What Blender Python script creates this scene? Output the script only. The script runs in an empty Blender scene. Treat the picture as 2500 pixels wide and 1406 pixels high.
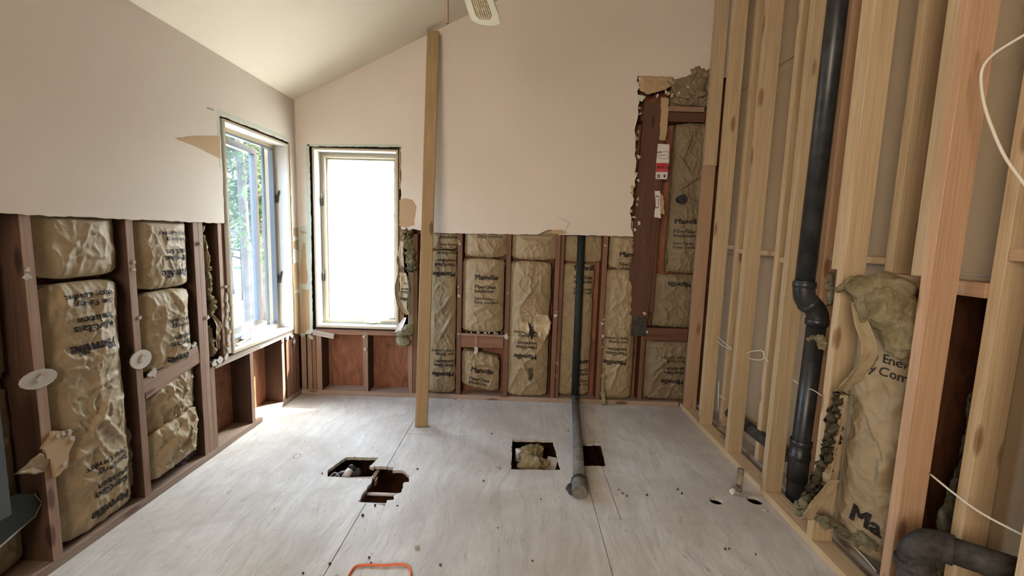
import bpy, bmesh, math, random
from mathutils import Vector, Matrix, noise
from mathutils.geometry import tessellate_polygon
random.seed(7)
S = bpy.context.scene
C = S.collection
V = Vector
PI = math.pi

# ---------------------------------------------------------------- camera
FPX, PITCH, YAW, ROLL, CZ = 1062.2, 0.11719, 0.015733, 0.029431, 1.39
_f = V((-math.sin(YAW)*math.cos(PITCH), math.cos(YAW)*math.cos(PITCH), -math.sin(PITCH)))
_r = V((math.cos(YAW), math.sin(YAW), 0)); _u = _r.cross(_f)
RT = _r*math.cos(ROLL) + _u*math.sin(ROLL); UP = -_r*math.sin(ROLL) + _u*math.cos(ROLL)
cam = bpy.data.cameras.new('camera'); co = bpy.data.objects.new('camera', cam); C.objects.link(co)
cam.sensor_width = 36; cam.lens = 36*FPX/2500; cam.clip_start = 0.02; cam.clip_end = 300
co.matrix_world = Matrix(((RT.x, UP.x, -_f.x, 0), (RT.y, UP.y, -_f.y, 0), (RT.z, UP.z, -_f.z, CZ), (0, 0, 0, 1)))
S.camera = co

# ---------------------------------------------------------------- world, sun, fill, exposure
S.view_settings.view_transform = 'Standard'; S.view_settings.look = 'None'
S.view_settings.gamma = 1; S.view_settings.use_curve_mapping = False
S.view_settings.exposure = 0.92
w = bpy.data.worlds.new('world'); S.world = w; w.use_nodes = True
wn = w.node_tree; bg = wn.nodes['Background']
sky = wn.nodes.new('ShaderNodeTexSky'); sky.sky_type = 'NISHITA'; sky.sun_disc = False
SUN_TO = V((0.53, 0.49, 1.0)).normalized()
sky.sun_elevation = math.asin(SUN_TO.z); sky.sun_rotation = math.atan2(SUN_TO.x, SUN_TO.y)
sky.air_density = 1.0; sky.dust_density = 2.5; sky.ozone_density = 1.0
bg.inputs[1].default_value = 3.2
hs = wn.nodes.new('ShaderNodeHueSaturation'); hs.inputs['Saturation'].default_value = .35     # hazy summer sky
wn.links.new(sky.outputs[0], hs.inputs['Color']); wn.links.new(hs.outputs[0], bg.inputs[0])
sl = bpy.data.lights.new('sun', 'SUN'); sl.energy = 40; sl.angle = 0.009; sl.color = (1, .95, .82)
so = bpy.data.objects.new('sun', sl); C.objects.link(so)
so.rotation_euler = SUN_TO.to_track_quat('Z', 'Y').to_euler()
def area(name, loc, target, sx, sy, power, col, spread=PI):
    l = bpy.data.lights.new(name, 'AREA'); l.shape = 'RECTANGLE'; l.size = sx; l.size_y = sy
    l.energy = power; l.color = col; l.spread = spread
    o = bpy.data.objects.new(name, l); C.objects.link(o); o.location = loc
    o.rotation_euler = (V(loc)-V(target)).to_track_quat('Z', 'Y').to_euler()
    return o
area('added_fill_behind_camera', (-1.1, -1.9, 1.9), (0.8, 2.9, 1.9), 1.4, 1.6, 38, (1.0, .84, .67), 2.3)  # added warm fill, standing in for unseen openings behind the camera
for nm, lc, tg, sx_, sy_ in (('portal_left_window', (-1.99, 3.074, 1.32), (0, 3.074, 1.32), .70, 1.42), ('portal_back_window', (-1.344, 3.73, 1.32), (-1.344, 0, 1.32), .66, 1.42)):
    po = area(nm, lc, tg, sx_, sy_, 1, (1, 1, 1)); po.data.cycles.is_portal = True      # guides sky sampling, emits nothing

D, XL, XR = 3.572, -1.835, 1.39
X2, XD = 1.53, 1.62            # old partition studs / its far wallboard
CEIL0, SLOPE = 2.405, 0.484    # ceiling height at the left wall and its rise
def ceil(x): return CEIL0 + SLOPE*(x-XL)
def plane(px, py, ax, val):    # a point of the photograph taken to a real plane of the room
    d = _f + RT*((px-1250)/FPX) - UP*((py-703)/FPX)
    o = V((0, 0, CZ)); t = (val-o[ax])/d[ax]
    return o + d*t
def uB(px, py): return plane(px, py, 1, D).x
def zB(px, py): return plane(px, py, 1, D).z
def B2(px, py): p = plane(px, py, 1, D); return (p.x, p.z)
def L2(px, py): p = plane(px, py, 0, XL); return (p.y, p.z)
def uL(px, py): return plane(px, py, 0, XL).y
def zL(px, py): return plane(px, py, 0, XL).z
def FL(px, py, z=0): return plane(px, py, 2, z)

class Frame:
    def __init__(s, O, U, N): s.O, s.U, s.N = V(O), V(U).normalized(), V(N).normalized()
    def __call__(s, u, z, n=0): return s.O + s.U*u + s.N*n + V((0, 0, z))
FB = Frame((0, D, 0), (1, 0, 0), (0, -1, 0))
FLW = Frame((XL, 0, 0), (0, 1, 0), (1, 0, 0))

# ---------------------------------------------------------------- materials
def mat(name, base, rough=.6, **k):
    m = bpy.data.materials.new(name); m.use_nodes = True; nt = m.node_tree
    b = nt.nodes['Principled BSDF']; b.inputs['Base Color'].default_value = (*base, 1)
    b.inputs['Roughness'].default_value = rough
    b.inputs['Metallic'].default_value = k.get('metal', 0)
    b.inputs['Specular IOR Level'].default_value = k.get('spec', .3)
    return m, nt, b
def ramp(nt, fac, stops):
    r = nt.nodes.new('ShaderNodeValToRGB'); e = r.color_ramp.elements
    while len(e) < len(stops): e.new(.5)
    for i, (p, c) in enumerate(stops): e[i].position = p; e[i].color = (*c, 1)
    nt.links.new(fac, r.inputs[0]); return r.outputs[0]
def coords(nt, scale=(1, 1, 1), kind='Object', rnd=True, warp=0):
    tc = nt.nodes.new('ShaderNodeTexCoord'); mp = nt.nodes.new('ShaderNodeMapping'); mp.inputs['Scale'].default_value = scale
    src = tc.outputs[kind]
    if kind == 'World':
        pass
    if rnd:
        oi = nt.nodes.new('ShaderNodeObjectInfo'); mul = nt.nodes.new('ShaderNodeMath'); mul.operation = 'MULTIPLY'; mul.inputs[1].default_value = 37
        nt.links.new(oi.outputs['Random'], mul.inputs[0])
        ad = nt.nodes.new('ShaderNodeVectorMath'); ad.operation = 'ADD'
        nt.links.new(src, ad.inputs[0]); nt.links.new(mul.outputs[0], ad.inputs[1]); src = ad.outputs[0]
    nt.links.new(src, mp.inputs[0]); return mp.outputs[0]
def ntex(nt, vec, scale, detail=4, rough=.55, dist=0):
    n = nt.nodes.new('ShaderNodeTexNoise'); n.inputs['Scale'].default_value = scale; n.inputs['Detail'].default_value = detail
    n.inputs['Roughness'].default_value = rough; n.inputs['Distortion'].default_value = dist
    nt.links.new(vec, n.inputs['Vector']); return n.outputs['Fac']
def bump(nt, b, h, strength=.3, dist=.01):
    n = nt.nodes.new('ShaderNodeBump'); n.inputs['Strength'].default_value = strength; n.inputs['Distance'].default_value = dist
    nt.links.new(h, n.inputs['Height']); nt.links.new(n.outputs[0], b.inputs['Normal'])
def mixc(nt, fac, a, bb, mode='MIX'):
    m = nt.nodes.new('ShaderNodeMix'); m.data_type = 'RGBA'; m.blend_type = mode
    for s, v in ((0, fac), (6, a), (7, bb)):
        if isinstance(v, (int, float)): m.inputs[s].default_value = v
        elif isinstance(v, tuple): m.inputs[s].default_value = (*v, 1)
        else: nt.links.new(v, m.inputs[s])
    return m.outputs[2]
def wood(name, c1, c2, knot=None, rough=.65, tone=.25, knots=True):
    m, nt, b = mat(name, c1, rough)
    v = coords(nt, (22, 22, 1.1)); g = ntex(nt, v, 1.6, 5, .6, 1.2)
    col = ramp(nt, g, [(.3, c1), (.7, c2)])
    v3 = coords(nt, (140, 140, 3)); fib = ntex(nt, v3, 1, 3)
    col = mixc(nt, .35, col, ramp(nt, fib, [(.3, tuple(x*.72 for x in c1)), (.65, c2)]))
    oi = nt.nodes.new('ShaderNodeObjectInfo')
    t = ramp(nt, oi.outputs['Random'], [(0, (1-tone,)*3), (1, (1.0, 1.0, 1.0))])
    col = mixc(nt, 1.0, col, t, 'MULTIPLY')
    if knots:
        vk = coords(nt, (9, 9, 2.6)); vo = nt.nodes.new('ShaderNodeTexVoronoi'); vo.inputs['Scale'].default_value = 1.0
        nt.links.new(vk, vo.inputs['Vector'])
        kf = ramp(nt, vo.outputs['Distance'], [(0, (1, 1, 1)), (.11, (.75, .75, .75)), (.17, (0, 0, 0))])
        col = mixc(nt, kf, col, knot or tuple(x*.35 for x in c1))
    nt.links.new(col, b.inputs['Base Color']); bump(nt, b, fib, .25, .002)
    return m
M = {}
M['pine'] = wood('pine_framing_lumber', (.46, .33, .19), (.60, .46, .29), (.20, .11, .05))
M['pine_pink'] = wood('fir_framing_lumber', (.42, .25, .15), (.55, .36, .225), (.18, .09, .045))
M['post'] = wood('weathered_yellow_lumber', (.28, .185, .09), (.40, .28, .145), (.10, .055, .025), tone=.05)
def dusty(m, dark=.42):
    # multiplies the side faces darker by object normal; front and back keep the base colour
    nt = m.node_tree; b = nt.nodes['Principled BSDF']; src = b.inputs['Base Color'].links[0].from_socket
    tc = nt.nodes.new('ShaderNodeTexCoord'); sp = nt.nodes.new('ShaderNodeSeparateXYZ'); nt.links.new(tc.outputs['Normal'], sp.inputs[0])
    ab = nt.nodes.new('ShaderNodeMath'); ab.operation = 'ABSOLUTE'; nt.links.new(sp.outputs[1], ab.inputs[0])
    col = mixc(nt, ramp(nt, ab.outputs[0], [(.4, (0, 0, 0)), (.6, (1, 1, 1))]), mixc(nt, 1.0, src, (dark, dark*.82, dark*.75), 'MULTIPLY'), src)
    nt.links.new(col, b.inputs['Base Color']); return m
M['plate'] = wood('dusty_bottom_plate', (.26, .18, .135), (.40, .30, .23), (.1, .05, .035))
M['olddark'] = wood('stained_dark_framing', (.085, .038, .022), (.15, .068, .042), (.03, .015, .01), tone=.2)
M['old'] = wood('aged_red_brown_framing', (.16, .075, .045), (.27, .135, .08), (.05, .025, .015), tone=.35)
M['oldlight'] = wood('aged_framing_dusty_face', (.23, .135, .09), (.38, .25, .175), (.08, .04, .03))
dusty(M['oldlight'], .28); dusty(M['old'], .6)
M['sill'] = wood('grey_weathered_sill', (.32, .25, .19), (.50, .42, .34), (.1, .07, .05))
def sheath():
    m, nt, b = mat('red_brown_plywood_sheathing', (.2, .08, .04), .6)
    v = coords(nt, (5, 5, 1.2), rnd=False); g = ntex(nt, v, 2, 6, .6, 2.5)
    col = ramp(nt, g, [(.25, (.13, .048, .026)), (.55, (.25, .098, .05)), (.8, (.34, .15, .075))])
    s = ntex(nt, coords(nt, (1, 1, 1), rnd=False), 6, 4, .7, .5)
    col = mixc(nt, ramp(nt, s, [(.55, (0, 0, 0)), (.75, (.7, .7, .7))]), col, (.08, .035, .02))
    nt.links.new(col, b.inputs['Base Color']); bump(nt, b, g, .2, .003); return m
M['sheath'] = sheath()
def paint(name, c, dirty=.06):
    m, nt, b = mat(name, c, .75, spec=.2)
    v = coords(nt, rnd=False); g = ntex(nt, v, 1.3, 5, .6)
    col = ramp(nt, g, [(.3, tuple(x*(1-dirty) for x in c)), (.7, c)])
    nt.links.new(col, b.inputs['Base Color']); bump(nt, b, ntex(nt, v, 260, 2), .12, .0015); return m
M['wall'] = paint('painted_drywall', (.62, .555, .485))
M['ceil'] = paint('ceiling_paint', (.70, .64, .53), .03)
M['gyp'] = paint('broken_gypsum_edge', (.50, .46, .40), .35)
M['green'] = paint('pale_green_old_paint', (.50, .54, .45), .15)
M['brownpaper'] = paint('torn_brown_drywall_paper', (.42, .29, .17), .12)
M['boardback'] = paint('grey_brown_drywall_back', (.34, .255, .165), .14)
M['trim'] = paint('white_painted_jamb', (.60, .575, .53), .08)
M['cream'] = paint('cream_window_wood', (.46, .385, .27), .15)
M['gap'] = mat('black_building_paper', (.025, .02, .017), .8)[0]
M['bronze'] = mat('grey_sash_metal', (.14, .15, .16), .45)[0]
M['alu'] = mat('pale_frame_vinyl', (.24, .235, .205), .5)[0]
M['dark'] = mat('dark_metal', (.05, .05, .05), .4, metal=.6)[0]
M['handle'] = mat('white_crank_metal', (.62, .60, .55), .35)[0]
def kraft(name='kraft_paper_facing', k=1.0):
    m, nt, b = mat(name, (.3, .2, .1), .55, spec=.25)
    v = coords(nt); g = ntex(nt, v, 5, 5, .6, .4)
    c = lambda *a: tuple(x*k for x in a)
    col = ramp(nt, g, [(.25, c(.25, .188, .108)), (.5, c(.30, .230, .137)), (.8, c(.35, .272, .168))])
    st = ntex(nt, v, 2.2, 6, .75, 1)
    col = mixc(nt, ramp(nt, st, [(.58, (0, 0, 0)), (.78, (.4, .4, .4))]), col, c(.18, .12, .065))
    nt.links.new(col, b.inputs['Base Color'])
    vo = nt.nodes.new('ShaderNodeTexVoronoi'); vo.feature = 'DISTANCE_TO_EDGE'; vo.inputs['Scale'].default_value = 15
    dn = nt.nodes.new('ShaderNodeTexNoise'); dn.inputs['Scale'].default_value = 6
    nt.links.new(v, dn.inputs['Vector']); nt.links.new(mixc(nt, .18, v, dn.outputs['Color']), vo.inputs['Vector'])
    ad = nt.nodes.new('ShaderNodeMath'); ad.operation = 'ADD'
    mu = nt.nodes.new('ShaderNodeMath'); mu.operation = 'MULTIPLY'; mu.inputs[1].default_value = .5
    nt.links.new(vo.outputs['Distance'], mu.inputs[0]); nt.links.new(mu.outputs[0], ad.inputs[0]); nt.links.new(ntex(nt, v, 28, 5, .6), ad.inputs[1])
    bump(nt, b, ad.outputs[0], .38, .006); return m
M['kraft'] = kraft()
M['paperback'] = paint('pale_kraft_paper_back', (.48, .38, .25), .15)
M['kraftdark'] = kraft('dark_kraft_paper', .62)  # same kraft colours, scaled darker
M['ink'] = mat('printed_black_ink', (.018, .014, .012), .55)[0]
M['inkfaint'] = mat('faint_printed_ink', (.13, .09, .05), .6)[0]
def fluff(name, a, bcol, c):
    m, nt, b = mat(name, a, .95, spec=.1); v = coords(nt)
    g = ntex(nt, v, 14, 8, .75, .6)
    nt.links.new(ramp(nt, g, [(.3, a), (.52, bcol), (.72, c)]), b.inputs['Base Color'])
    bump(nt, b, ntex(nt, v, 70, 8, .8, 1.5), .9, .02); return m
M['fluff'] = fluff('yellow_fiberglass_wool', (.22, .165, .085), (.46, .37, .20), (.66, .58, .40))
M['mould'] = fluff('mouldy_green_fiberglass', (.035, .03, .02), (.14, .115, .065), (.36, .31, .19))
M['batt_green'] = fluff('grey_green_fiberglass', (.15, .13, .08), (.36, .33, .21), (.58, .55, .40))
def abs_():
    m, nt, b = mat('black_abs_plastic', (.016, .018, .02), .38, spec=.5); v = coords(nt, rnd=False)
    nt.links.new(ramp(nt, ntex(nt, v, 9, 6, .7), [(.4, (.012, .014, .016)), (.75, (.05, .052, .052))]), b.inputs['Base Color']); return m
M['abs'] = abs_()
def iron(name, a, b2):
    m, nt, b = mat(name, a, .7, spec=.3); v = coords(nt, rnd=False)
    nt.links.new(ramp(nt, ntex(nt, v, 22, 8, .7, .5), [(.35, a), (.7, b2)]), b.inputs['Base Color'])
    bump(nt, b, ntex(nt, v, 90, 4), .4, .003); return m
M['iron'] = iron('grey_dusty_cast_iron', (.085, .08, .075), (.24, .23, .215))
M['ironblack'] = iron('old_black_drain_pipe', (.018, .017, .015), (.075, .068, .06))
M['greenpipe'] = iron('dark_green_black_pipe', (.009, .013, .012), (.022, .028, .025))
M['brass'] = iron('tarnished_brass', (.13, .10, .07), (.34, .27, .18))
M['pvc'] = mat('white_pvc', (.55, .54, .56), .4)[0]
M['wire'] = mat('white_cable_jacket', (.66, .61, .52), .45)[0]
M['orange'] = mat('orange_cord_jacket', (.75, .16, .05), .45)[0]
M['paper'] = paint('white_label_paper', (.62, .59, .54), .1)
M['red'] = mat('red_label_print', (.42, .03, .045), .6)[0]
M['plastic'] = mat('dark_green_plastic_sheet', (.018, .024, .022), .5)[0]
M['greyblue'] = mat('blue_grey_painted_edge', (.075, .085, .095), .6)[0]
M['fanw'] = mat('cream_fan_blade', (.76, .70, .52), .5)[0]
def cane():
    m, nt, b = mat('woven_cane', (.55, .45, .27), .6); nt.links.new(ramp(nt, ntex(nt, coords(nt), 60, 2), [(.3, (.58, .47, .28)), (.7, (.80, .70, .48))]), b.inputs['Base Color']); return m
M['cane'] = cane()
M['cord'] = mat('brown_pull_cord', (.22, .17, .12), .6)[0]
def floor_mat():
    m, nt, b = mat('worn_grey_plywood', (.4, .38, .36), .5, spec=.35)
    v = coords(nt, (1, 1, 1), rnd=False)
    dn = nt.nodes.new('ShaderNodeTexNoise'); dn.inputs['Scale'].default_value = 1.7; dn.inputs['Detail'].default_value = 3
    nt.links.new(v, dn.inputs['Vector']); vw = mixc(nt, .22, v, dn.outputs['Color'])
    mp = nt.nodes.new('ShaderNodeMapping'); mp.inputs['Scale'].default_value = (9, 1.4, 1); nt.links.new(vw, mp.inputs[0])
    g = ntex(nt, mp.outputs[0], 3, 9, .68, .8)
    col = ramp(nt, g, [(.25, (.43, .43, .42)), (.5, (.58, .58, .565)), (.75, (.70, .70, .685))])
    big = ntex(nt, v, 1.0, 7, .68, .5)
    col = mixc(nt, ramp(nt, big, [(.42, (0, 0, 0)), (.64, (.85, .85, .85))]), col, (.38, .345, .31))
    mp2 = nt.nodes.new('ShaderNodeMapping'); mp2.inputs['Scale'].default_value = (26, 2.2, 1); nt.links.new(vw, mp2.inputs[0])
    fine = ntex(nt, mp2.outputs[0], 3, 5, .7, .5)
    col = mixc(nt, ramp(nt, fine, [(.32, (.6, .6, .6)), (.44, (0, 0, 0))]), col, (.34, .325, .31))
    col = mixc(nt, ramp(nt, fine, [(.62, (0, 0, 0)), (.74, (.5, .5, .5))]), col, (.74, .74, .73))
    sp = ntex(nt, coords(nt, (2.6, 1, 1), rnd=False), 17, 7, .8)
    col = mixc(nt, ramp(nt, sp, [(.60, (0, 0, 0)), (.66, (.85, .85, .85))]), col, (.15, .135, .12))
    vo = nt.nodes.new('ShaderNodeTexVoronoi'); vo.inputs['Scale'].default_value = 3.1; vo.inputs['Randomness'].default_value = 1
    nt.links.new(vw, vo.inputs['Vector'])
    ring = ramp(nt, vo.outputs['Distance'], [(.05, (0, 0, 0)), (.065, (.85, .85, .85)), (.08, (0, 0, 0))])
    col = mixc(nt, ring, col, (.16, .145, .13))
    nt.links.new(col, b.inputs['Base Color'])
    ad = nt.nodes.new('ShaderNodeMath'); ad.operation = 'ADD'; nt.links.new(g, ad.inputs[0]); nt.links.new(fine, ad.inputs[1])
    bump(nt, b, ad.outputs[0], .25, .004); return m
M['floor'] = floor_mat()
def glass(name, haze, tint, hcol=(.8, .87, .95)):
    m = bpy.data.materials.new(name); m.use_nodes = True; nt = m.node_tree; nt.nodes.clear()
    out = nt.nodes.new('ShaderNodeOutputMaterial'); tr = nt.nodes.new('ShaderNodeBsdfTransparent'); tr.inputs[0].default_value = (*tint, 1)
    gl = nt.nodes.new('ShaderNodeBsdfGlossy'); gl.inputs['Roughness'].default_value = .03; gl.inputs[0].default_value = (1, 1, 1, 1)
    tl = nt.nodes.new('ShaderNodeBsdfTranslucent'); tl.inputs[0].default_value = (*hcol, 1)
    m1 = nt.nodes.new('ShaderNodeMixShader'); m1.inputs[0].default_value = haze
    nt.links.new(tr.outputs[0], m1.inputs[1]); nt.links.new(tl.outputs[0], m1.inputs[2])
    m2 = nt.nodes.new('ShaderNodeMixShader'); m2.inputs[0].default_value = .05
    nt.links.new(m1.outputs[0], m2.inputs[1]); nt.links.new(gl.outputs[0], m2.inputs[2])
    nt.links.new(m2.outputs[0], out.inputs[0]); return m
M['glass'] = glass('window_glass', .04, (.95, .97, .97))
M['dustyglass'] = glass('dusty_bluish_glass', .014, (.72, .79, .86))
M['screen'] = glass('fine_insect_screen', .03, (.95, .96, .96), (.95, .96, .93))
def ground_mat():
    m, nt, b = mat('pale_leafy_ground', (.4, .37, .33), .9); v = coords(nt, rnd=False)
    col = ramp(nt, ntex(nt, v, .8, 9, .75), [(.35, (.05, .042, .032)), (.5, (.10, .09, .075)), (.62, (.2, .185, .165))])
    nt.links.new(col, b.inputs['Base Color']); return m
M['ground'] = ground_mat()
def two(name, a, c, sc=6):
    m, nt, b = mat(name, a, .85); nt.links.new(ramp(nt, ntex(nt, coords(nt, rnd=False), sc, 6, .7), [(.35, a), (.65, c)]), b.inputs['Base Color']); return m
M['grass'] = two('mown_grass', (.045, .075, .015), (.075, .12, .03))
M['pave'] = two('pale_concrete', (.60, .58, .54), (.72, .70, .66), 1.5)
M['leaf'] = two('tree_leaves', (.012, .028, .008), (.04, .07, .02), 3)
M['bark'] = two('grey_bark', (.03, .026, .022), (.06, .052, .045), 8)
M['siding'] = two('white_siding', (.22, .22, .215), (.26, .26, .255), 2)
M['roofred'] = two('faded_red_roof', (.10, .035, .028), (.13, .05, .04), 4)

# ---------------------------------------------------------------- object helpers
def link(name, me, m=None, parent=None, mw=None, smooth=False):
    o = bpy.data.objects.new(name, me); C.objects.link(o)
    if m is not None and not me.materials: me.materials.append(m)
    if mw is not None: o.matrix_world = mw
    if parent is not None:
        o.parent = parent; o.matrix_parent_inverse = parent['_'] if False else Matrix(PM[parent.name]).inverted()
    PM[o.name] = mw.copy() if mw is not None else Matrix.Identity(4)
    if smooth:
        for p in me.polygons: p.use_smooth = True
    return o
PM = {}
def tag(o, label, cat, group=None):
    o['label'] = label; o['category'] = cat
    if group: o['group'] = group
    return o
def thing(name, loc, label, cat, group=None):
    o = bpy.data.objects.new(name, None); C.objects.link(o); o.location = loc; o.empty_display_size = .05
    PM[o.name] = Matrix.Translation(V(loc)); return tag(o, label, cat, group)
def struct(name, loc=(0, 0, 0)):
    o = bpy.data.objects.new(name, None); C.objects.link(o); o.location = loc; o.empty_display_size = .05
    PM[o.name] = Matrix.Translation(V(loc)); o['kind'] = 'structure'; return o
def frombm(name, bm, m, parent=None, smooth=False, mw=None):
    me = bpy.data.meshes.new(name); bmesh.ops.recalc_face_normals(bm, faces=bm.faces); bm.to_mesh(me); bm.free()
    return link(name, me, m, parent, mw, smooth)
_cache = {}
def box_mesh(a, b, l, bev, m):
    key = (round(a, 4), round(b, 4), round(l, 4), bev, m.name)
    if key in _cache: return _cache[key]
    bm = bmesh.new(); bmesh.ops.create_cube(bm, size=1)
    for v in bm.verts: v.co = V((v.co.x*a, v.co.y*b, v.co.z*l))
    if bev: bmesh.ops.bevel(bm, geom=list(bm.edges), offset=bev, segments=1, affect='EDGES')
    me = bpy.data.meshes.new('board'); bm.to_mesh(me); bm.free(); me.materials.append(m); _cache[key] = me; return me
def beam(name, p0, p1, a, b, m, parent=None, side=(1, 0, 0), bev=.0015):
    """rectangular member from p0 to p1; a = size along `side`, b = size across"""
    p0, p1 = V(p0), V(p1); z = (p1-p0).normalized(); x = V(side); x = (x-z*x.dot(z)).normalized(); y = z.cross(x)
    c = (p0+p1)/2
    mw = Matrix(((x.x, y.x, z.x, c.x), (x.y, y.y, z.y, c.y), (x.z, y.z, z.z, c.z), (0, 0, 0, 1)))
    return link(name, box_mesh(a, b, (p1-p0).length, bev, m), None, parent, mw)
def wbox(name, F, u0, u1, z0, z1, n0, n1, m, parent=None, bev=.0015):
    """box in wall coordinates; grain along its longest side"""
    du, dz, dn = u1-u0, z1-z0, n1-n0
    uc, zc, nc = (u0+u1)/2, (z0+z1)/2, (n0+n1)/2
    if dz >= du and dz >= dn: return beam(name, F(uc, z0, nc), F(uc, z1, nc), du, dn, m, parent, F.U, bev)
    if du >= dn: return beam(name, F(u0, zc, nc), F(u1, zc, nc), dz, dn, m, parent, (0, 0, 1), bev)
    return beam(name, F(uc, zc, n0), F(uc, zc, n1), dz, du, m, parent, (0, 0, 1), bev)
def jag(pts, amp=.006, step=.02, seed=0, closed=False):
    rnd = random.Random(seed); out = []
    P = list(pts)+([pts[0]] if closed else [])
    for a, b in zip(P[:-1], P[1:]):
        a, b = V(a), V(b); n = max(1, int((b-a).length/step)); d = (b-a).normalized() if (b-a).length else V((1, 0)); p = V((-d.y, d.x))
        for i in range(n):
            q = a+(b-a)*(i/n)
            if i: q = q+p*rnd.uniform(-amp, amp)+d*rnd.uniform(-.3, .3)*step
            out.append((q.x, q.y))
    if not closed: out.append(tuple(P[-1]))
    return out
def slab(name, F, outer, holes, n0, n1, m, parent=None):
    loops = [list(outer)]+[list(h) for h in holes]
    tris = tessellate_polygon([[V((x, y, 0)) for x, y in l] for l in loops])
    flat = [p for l in loops for p in l]; k = len(flat)
    vs = [F(u, z, n1) for u, z in flat]+[F(u, z, n0) for u, z in flat]
    fs = [tuple(t) for t in tris]+[tuple(i+k for i in reversed(t)) for t in tris]
    o = 0
    for l in loops:
        L = len(l)
        for i in range(L): j = (i+1) % L; fs.append((o+i, o+j, o+j+k, o+i+k))
        o += L
    bm = bmesh.new(); bv = [bm.verts.new(v) for v in vs]
    for f in fs:
        try: bm.faces.new([bv[i] for i in f])
        except ValueError: pass
    return frombm(name, bm, m, parent)
def smooth_path(pts, n=6):
    P = [V(p) for p in pts]; out = []
    for i in range(len(P)-1):
        a, b, c, d = P[max(i-1, 0)], P[i], P[i+1], P[min(i+2, len(P)-1)]
        for k in range(n):
            t = k/n
            out.append(.5*((2*b)+(c-a)*t+(2*a-5*b+4*c-d)*t*t+(3*b-a-3*c+d)*t**3))
    out.append(P[-1]); return out
def tube_bm(bm, pts, r, seg=16, cap=True):
    P = [V(p) for p in pts]; R = r if isinstance(r, (list, tuple)) else [r]*len(P)
    t0 = (P[1]-P[0]).normalized(); x = t0.orthogonal().normalized(); rings = []
    for i, p in enumerate(P):
        t = ((P[min(i+1, len(P)-1)]-p).normalized()+(p-P[max(i-1, 0)]).normalized())
        t = t.normalized() if t.length > 1e-9 else t0
        x = (x-t*x.dot(t)).normalized(); y = t.cross(x)
        rings.append([bm.verts.new(p+(x*math.cos(2*PI*k/seg)+y*math.sin(2*PI*k/seg))*R[i]) for k in range(seg)])
    for a, b in zip(rings[:-1], rings[1:]):
        for k in range(seg): bm.faces.new((a[k], a[(k+1) % seg], b[(k+1) % seg], b[k]))
    if cap: bm.faces.new(rings[0][::-1]); bm.faces.new(rings[-1])
def tube(name, pts, r, m, parent=None, seg=16):
    bm = bmesh.new(); tube_bm(bm, pts, r, seg); o = frombm(name, bm, m, parent)
    for p in o.data.polygons: p.use_smooth = len(p.vertices) == 4
    return o
def collar(name, p, axis, r, h, m, parent):
    a = V(axis).normalized(); p = V(p)
    return tube(name, [p-a*h/2, p-a*h*.46, p+a*h*.46, p+a*h/2], [r*.96, r, r, r*.96], m, parent, 24)
def fbm(p, o=4): return noise.fractal(p, 1.0, 2.0, o)
def lumps(name, blobs, m, parent=None, amp=.35, sub=5, fs=9, seed=0):
    bm = bmesh.new()
    for c, rad in blobs:
        r = V(rad) if not isinstance(rad, (int, float)) else V((rad,)*3)
        q = bmesh.ops.create_icosphere(bm, subdivisions=sub, radius=1)
        for v in q['verts']:
            d = v.co.normalized(); P = V(c)+V((d.x*r.x, d.y*r.y, d.z*r.z)); s = V((seed, seed*2, 0))
            k = 1+amp*(fbm(P*fs+s, 5)+.35*fbm(P*fs*4+s, 3))
            v.co = V(c)+V((d.x*r.x, d.y*r.y, d.z*r.z))*k
    return frombm(name, bm, m, parent, True)
def ribbon(name, pts, width, side, m, parent=None, curl=.006, seed=0, th=.0012):
    P = smooth_path(pts, 6); sd = V(side).normalized(); bm = bmesh.new(); rows = []
    W = width if isinstance(width, (list, tuple)) else [width]*2
    for i, p in enumerate(P):
        f = i/(len(P)-1); k = f*(len(W)-1); j = min(int(k), len(W)-2); wd = W[j]+(W[j+1]-W[j])*(k-j)
        t = (P[min(i+1, len(P)-1)]-P[max(i-1, 0)]).normalized(); nrm = t.cross(sd)
        nrm = nrm.normalized() if nrm.length > 1e-5 else V((0, 0, 1))
        row = []
        for q in range(7):
            s = q/6-.5; e = 1+.12*noise.noise(p*40+V((seed, s*9, 0)))
            pp = p+sd*(s*wd*e)+nrm*(curl*(noise.noise(p*25+V((seed, s*4, 3)))*1.6+(4*s*s)))
            row.append(bm.verts.new(pp))
        rows.append(row)
    for a, b in zip(rows[:-1], rows[1:]):
        for q in range(6): bm.faces.new((a[q], a[q+1], b[q+1], b[q]))
    o = frombm(name, bm, m, parent, True)
    md = o.modifiers.new('thickness', 'SOLIDIFY'); md.thickness = th
    return o

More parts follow.
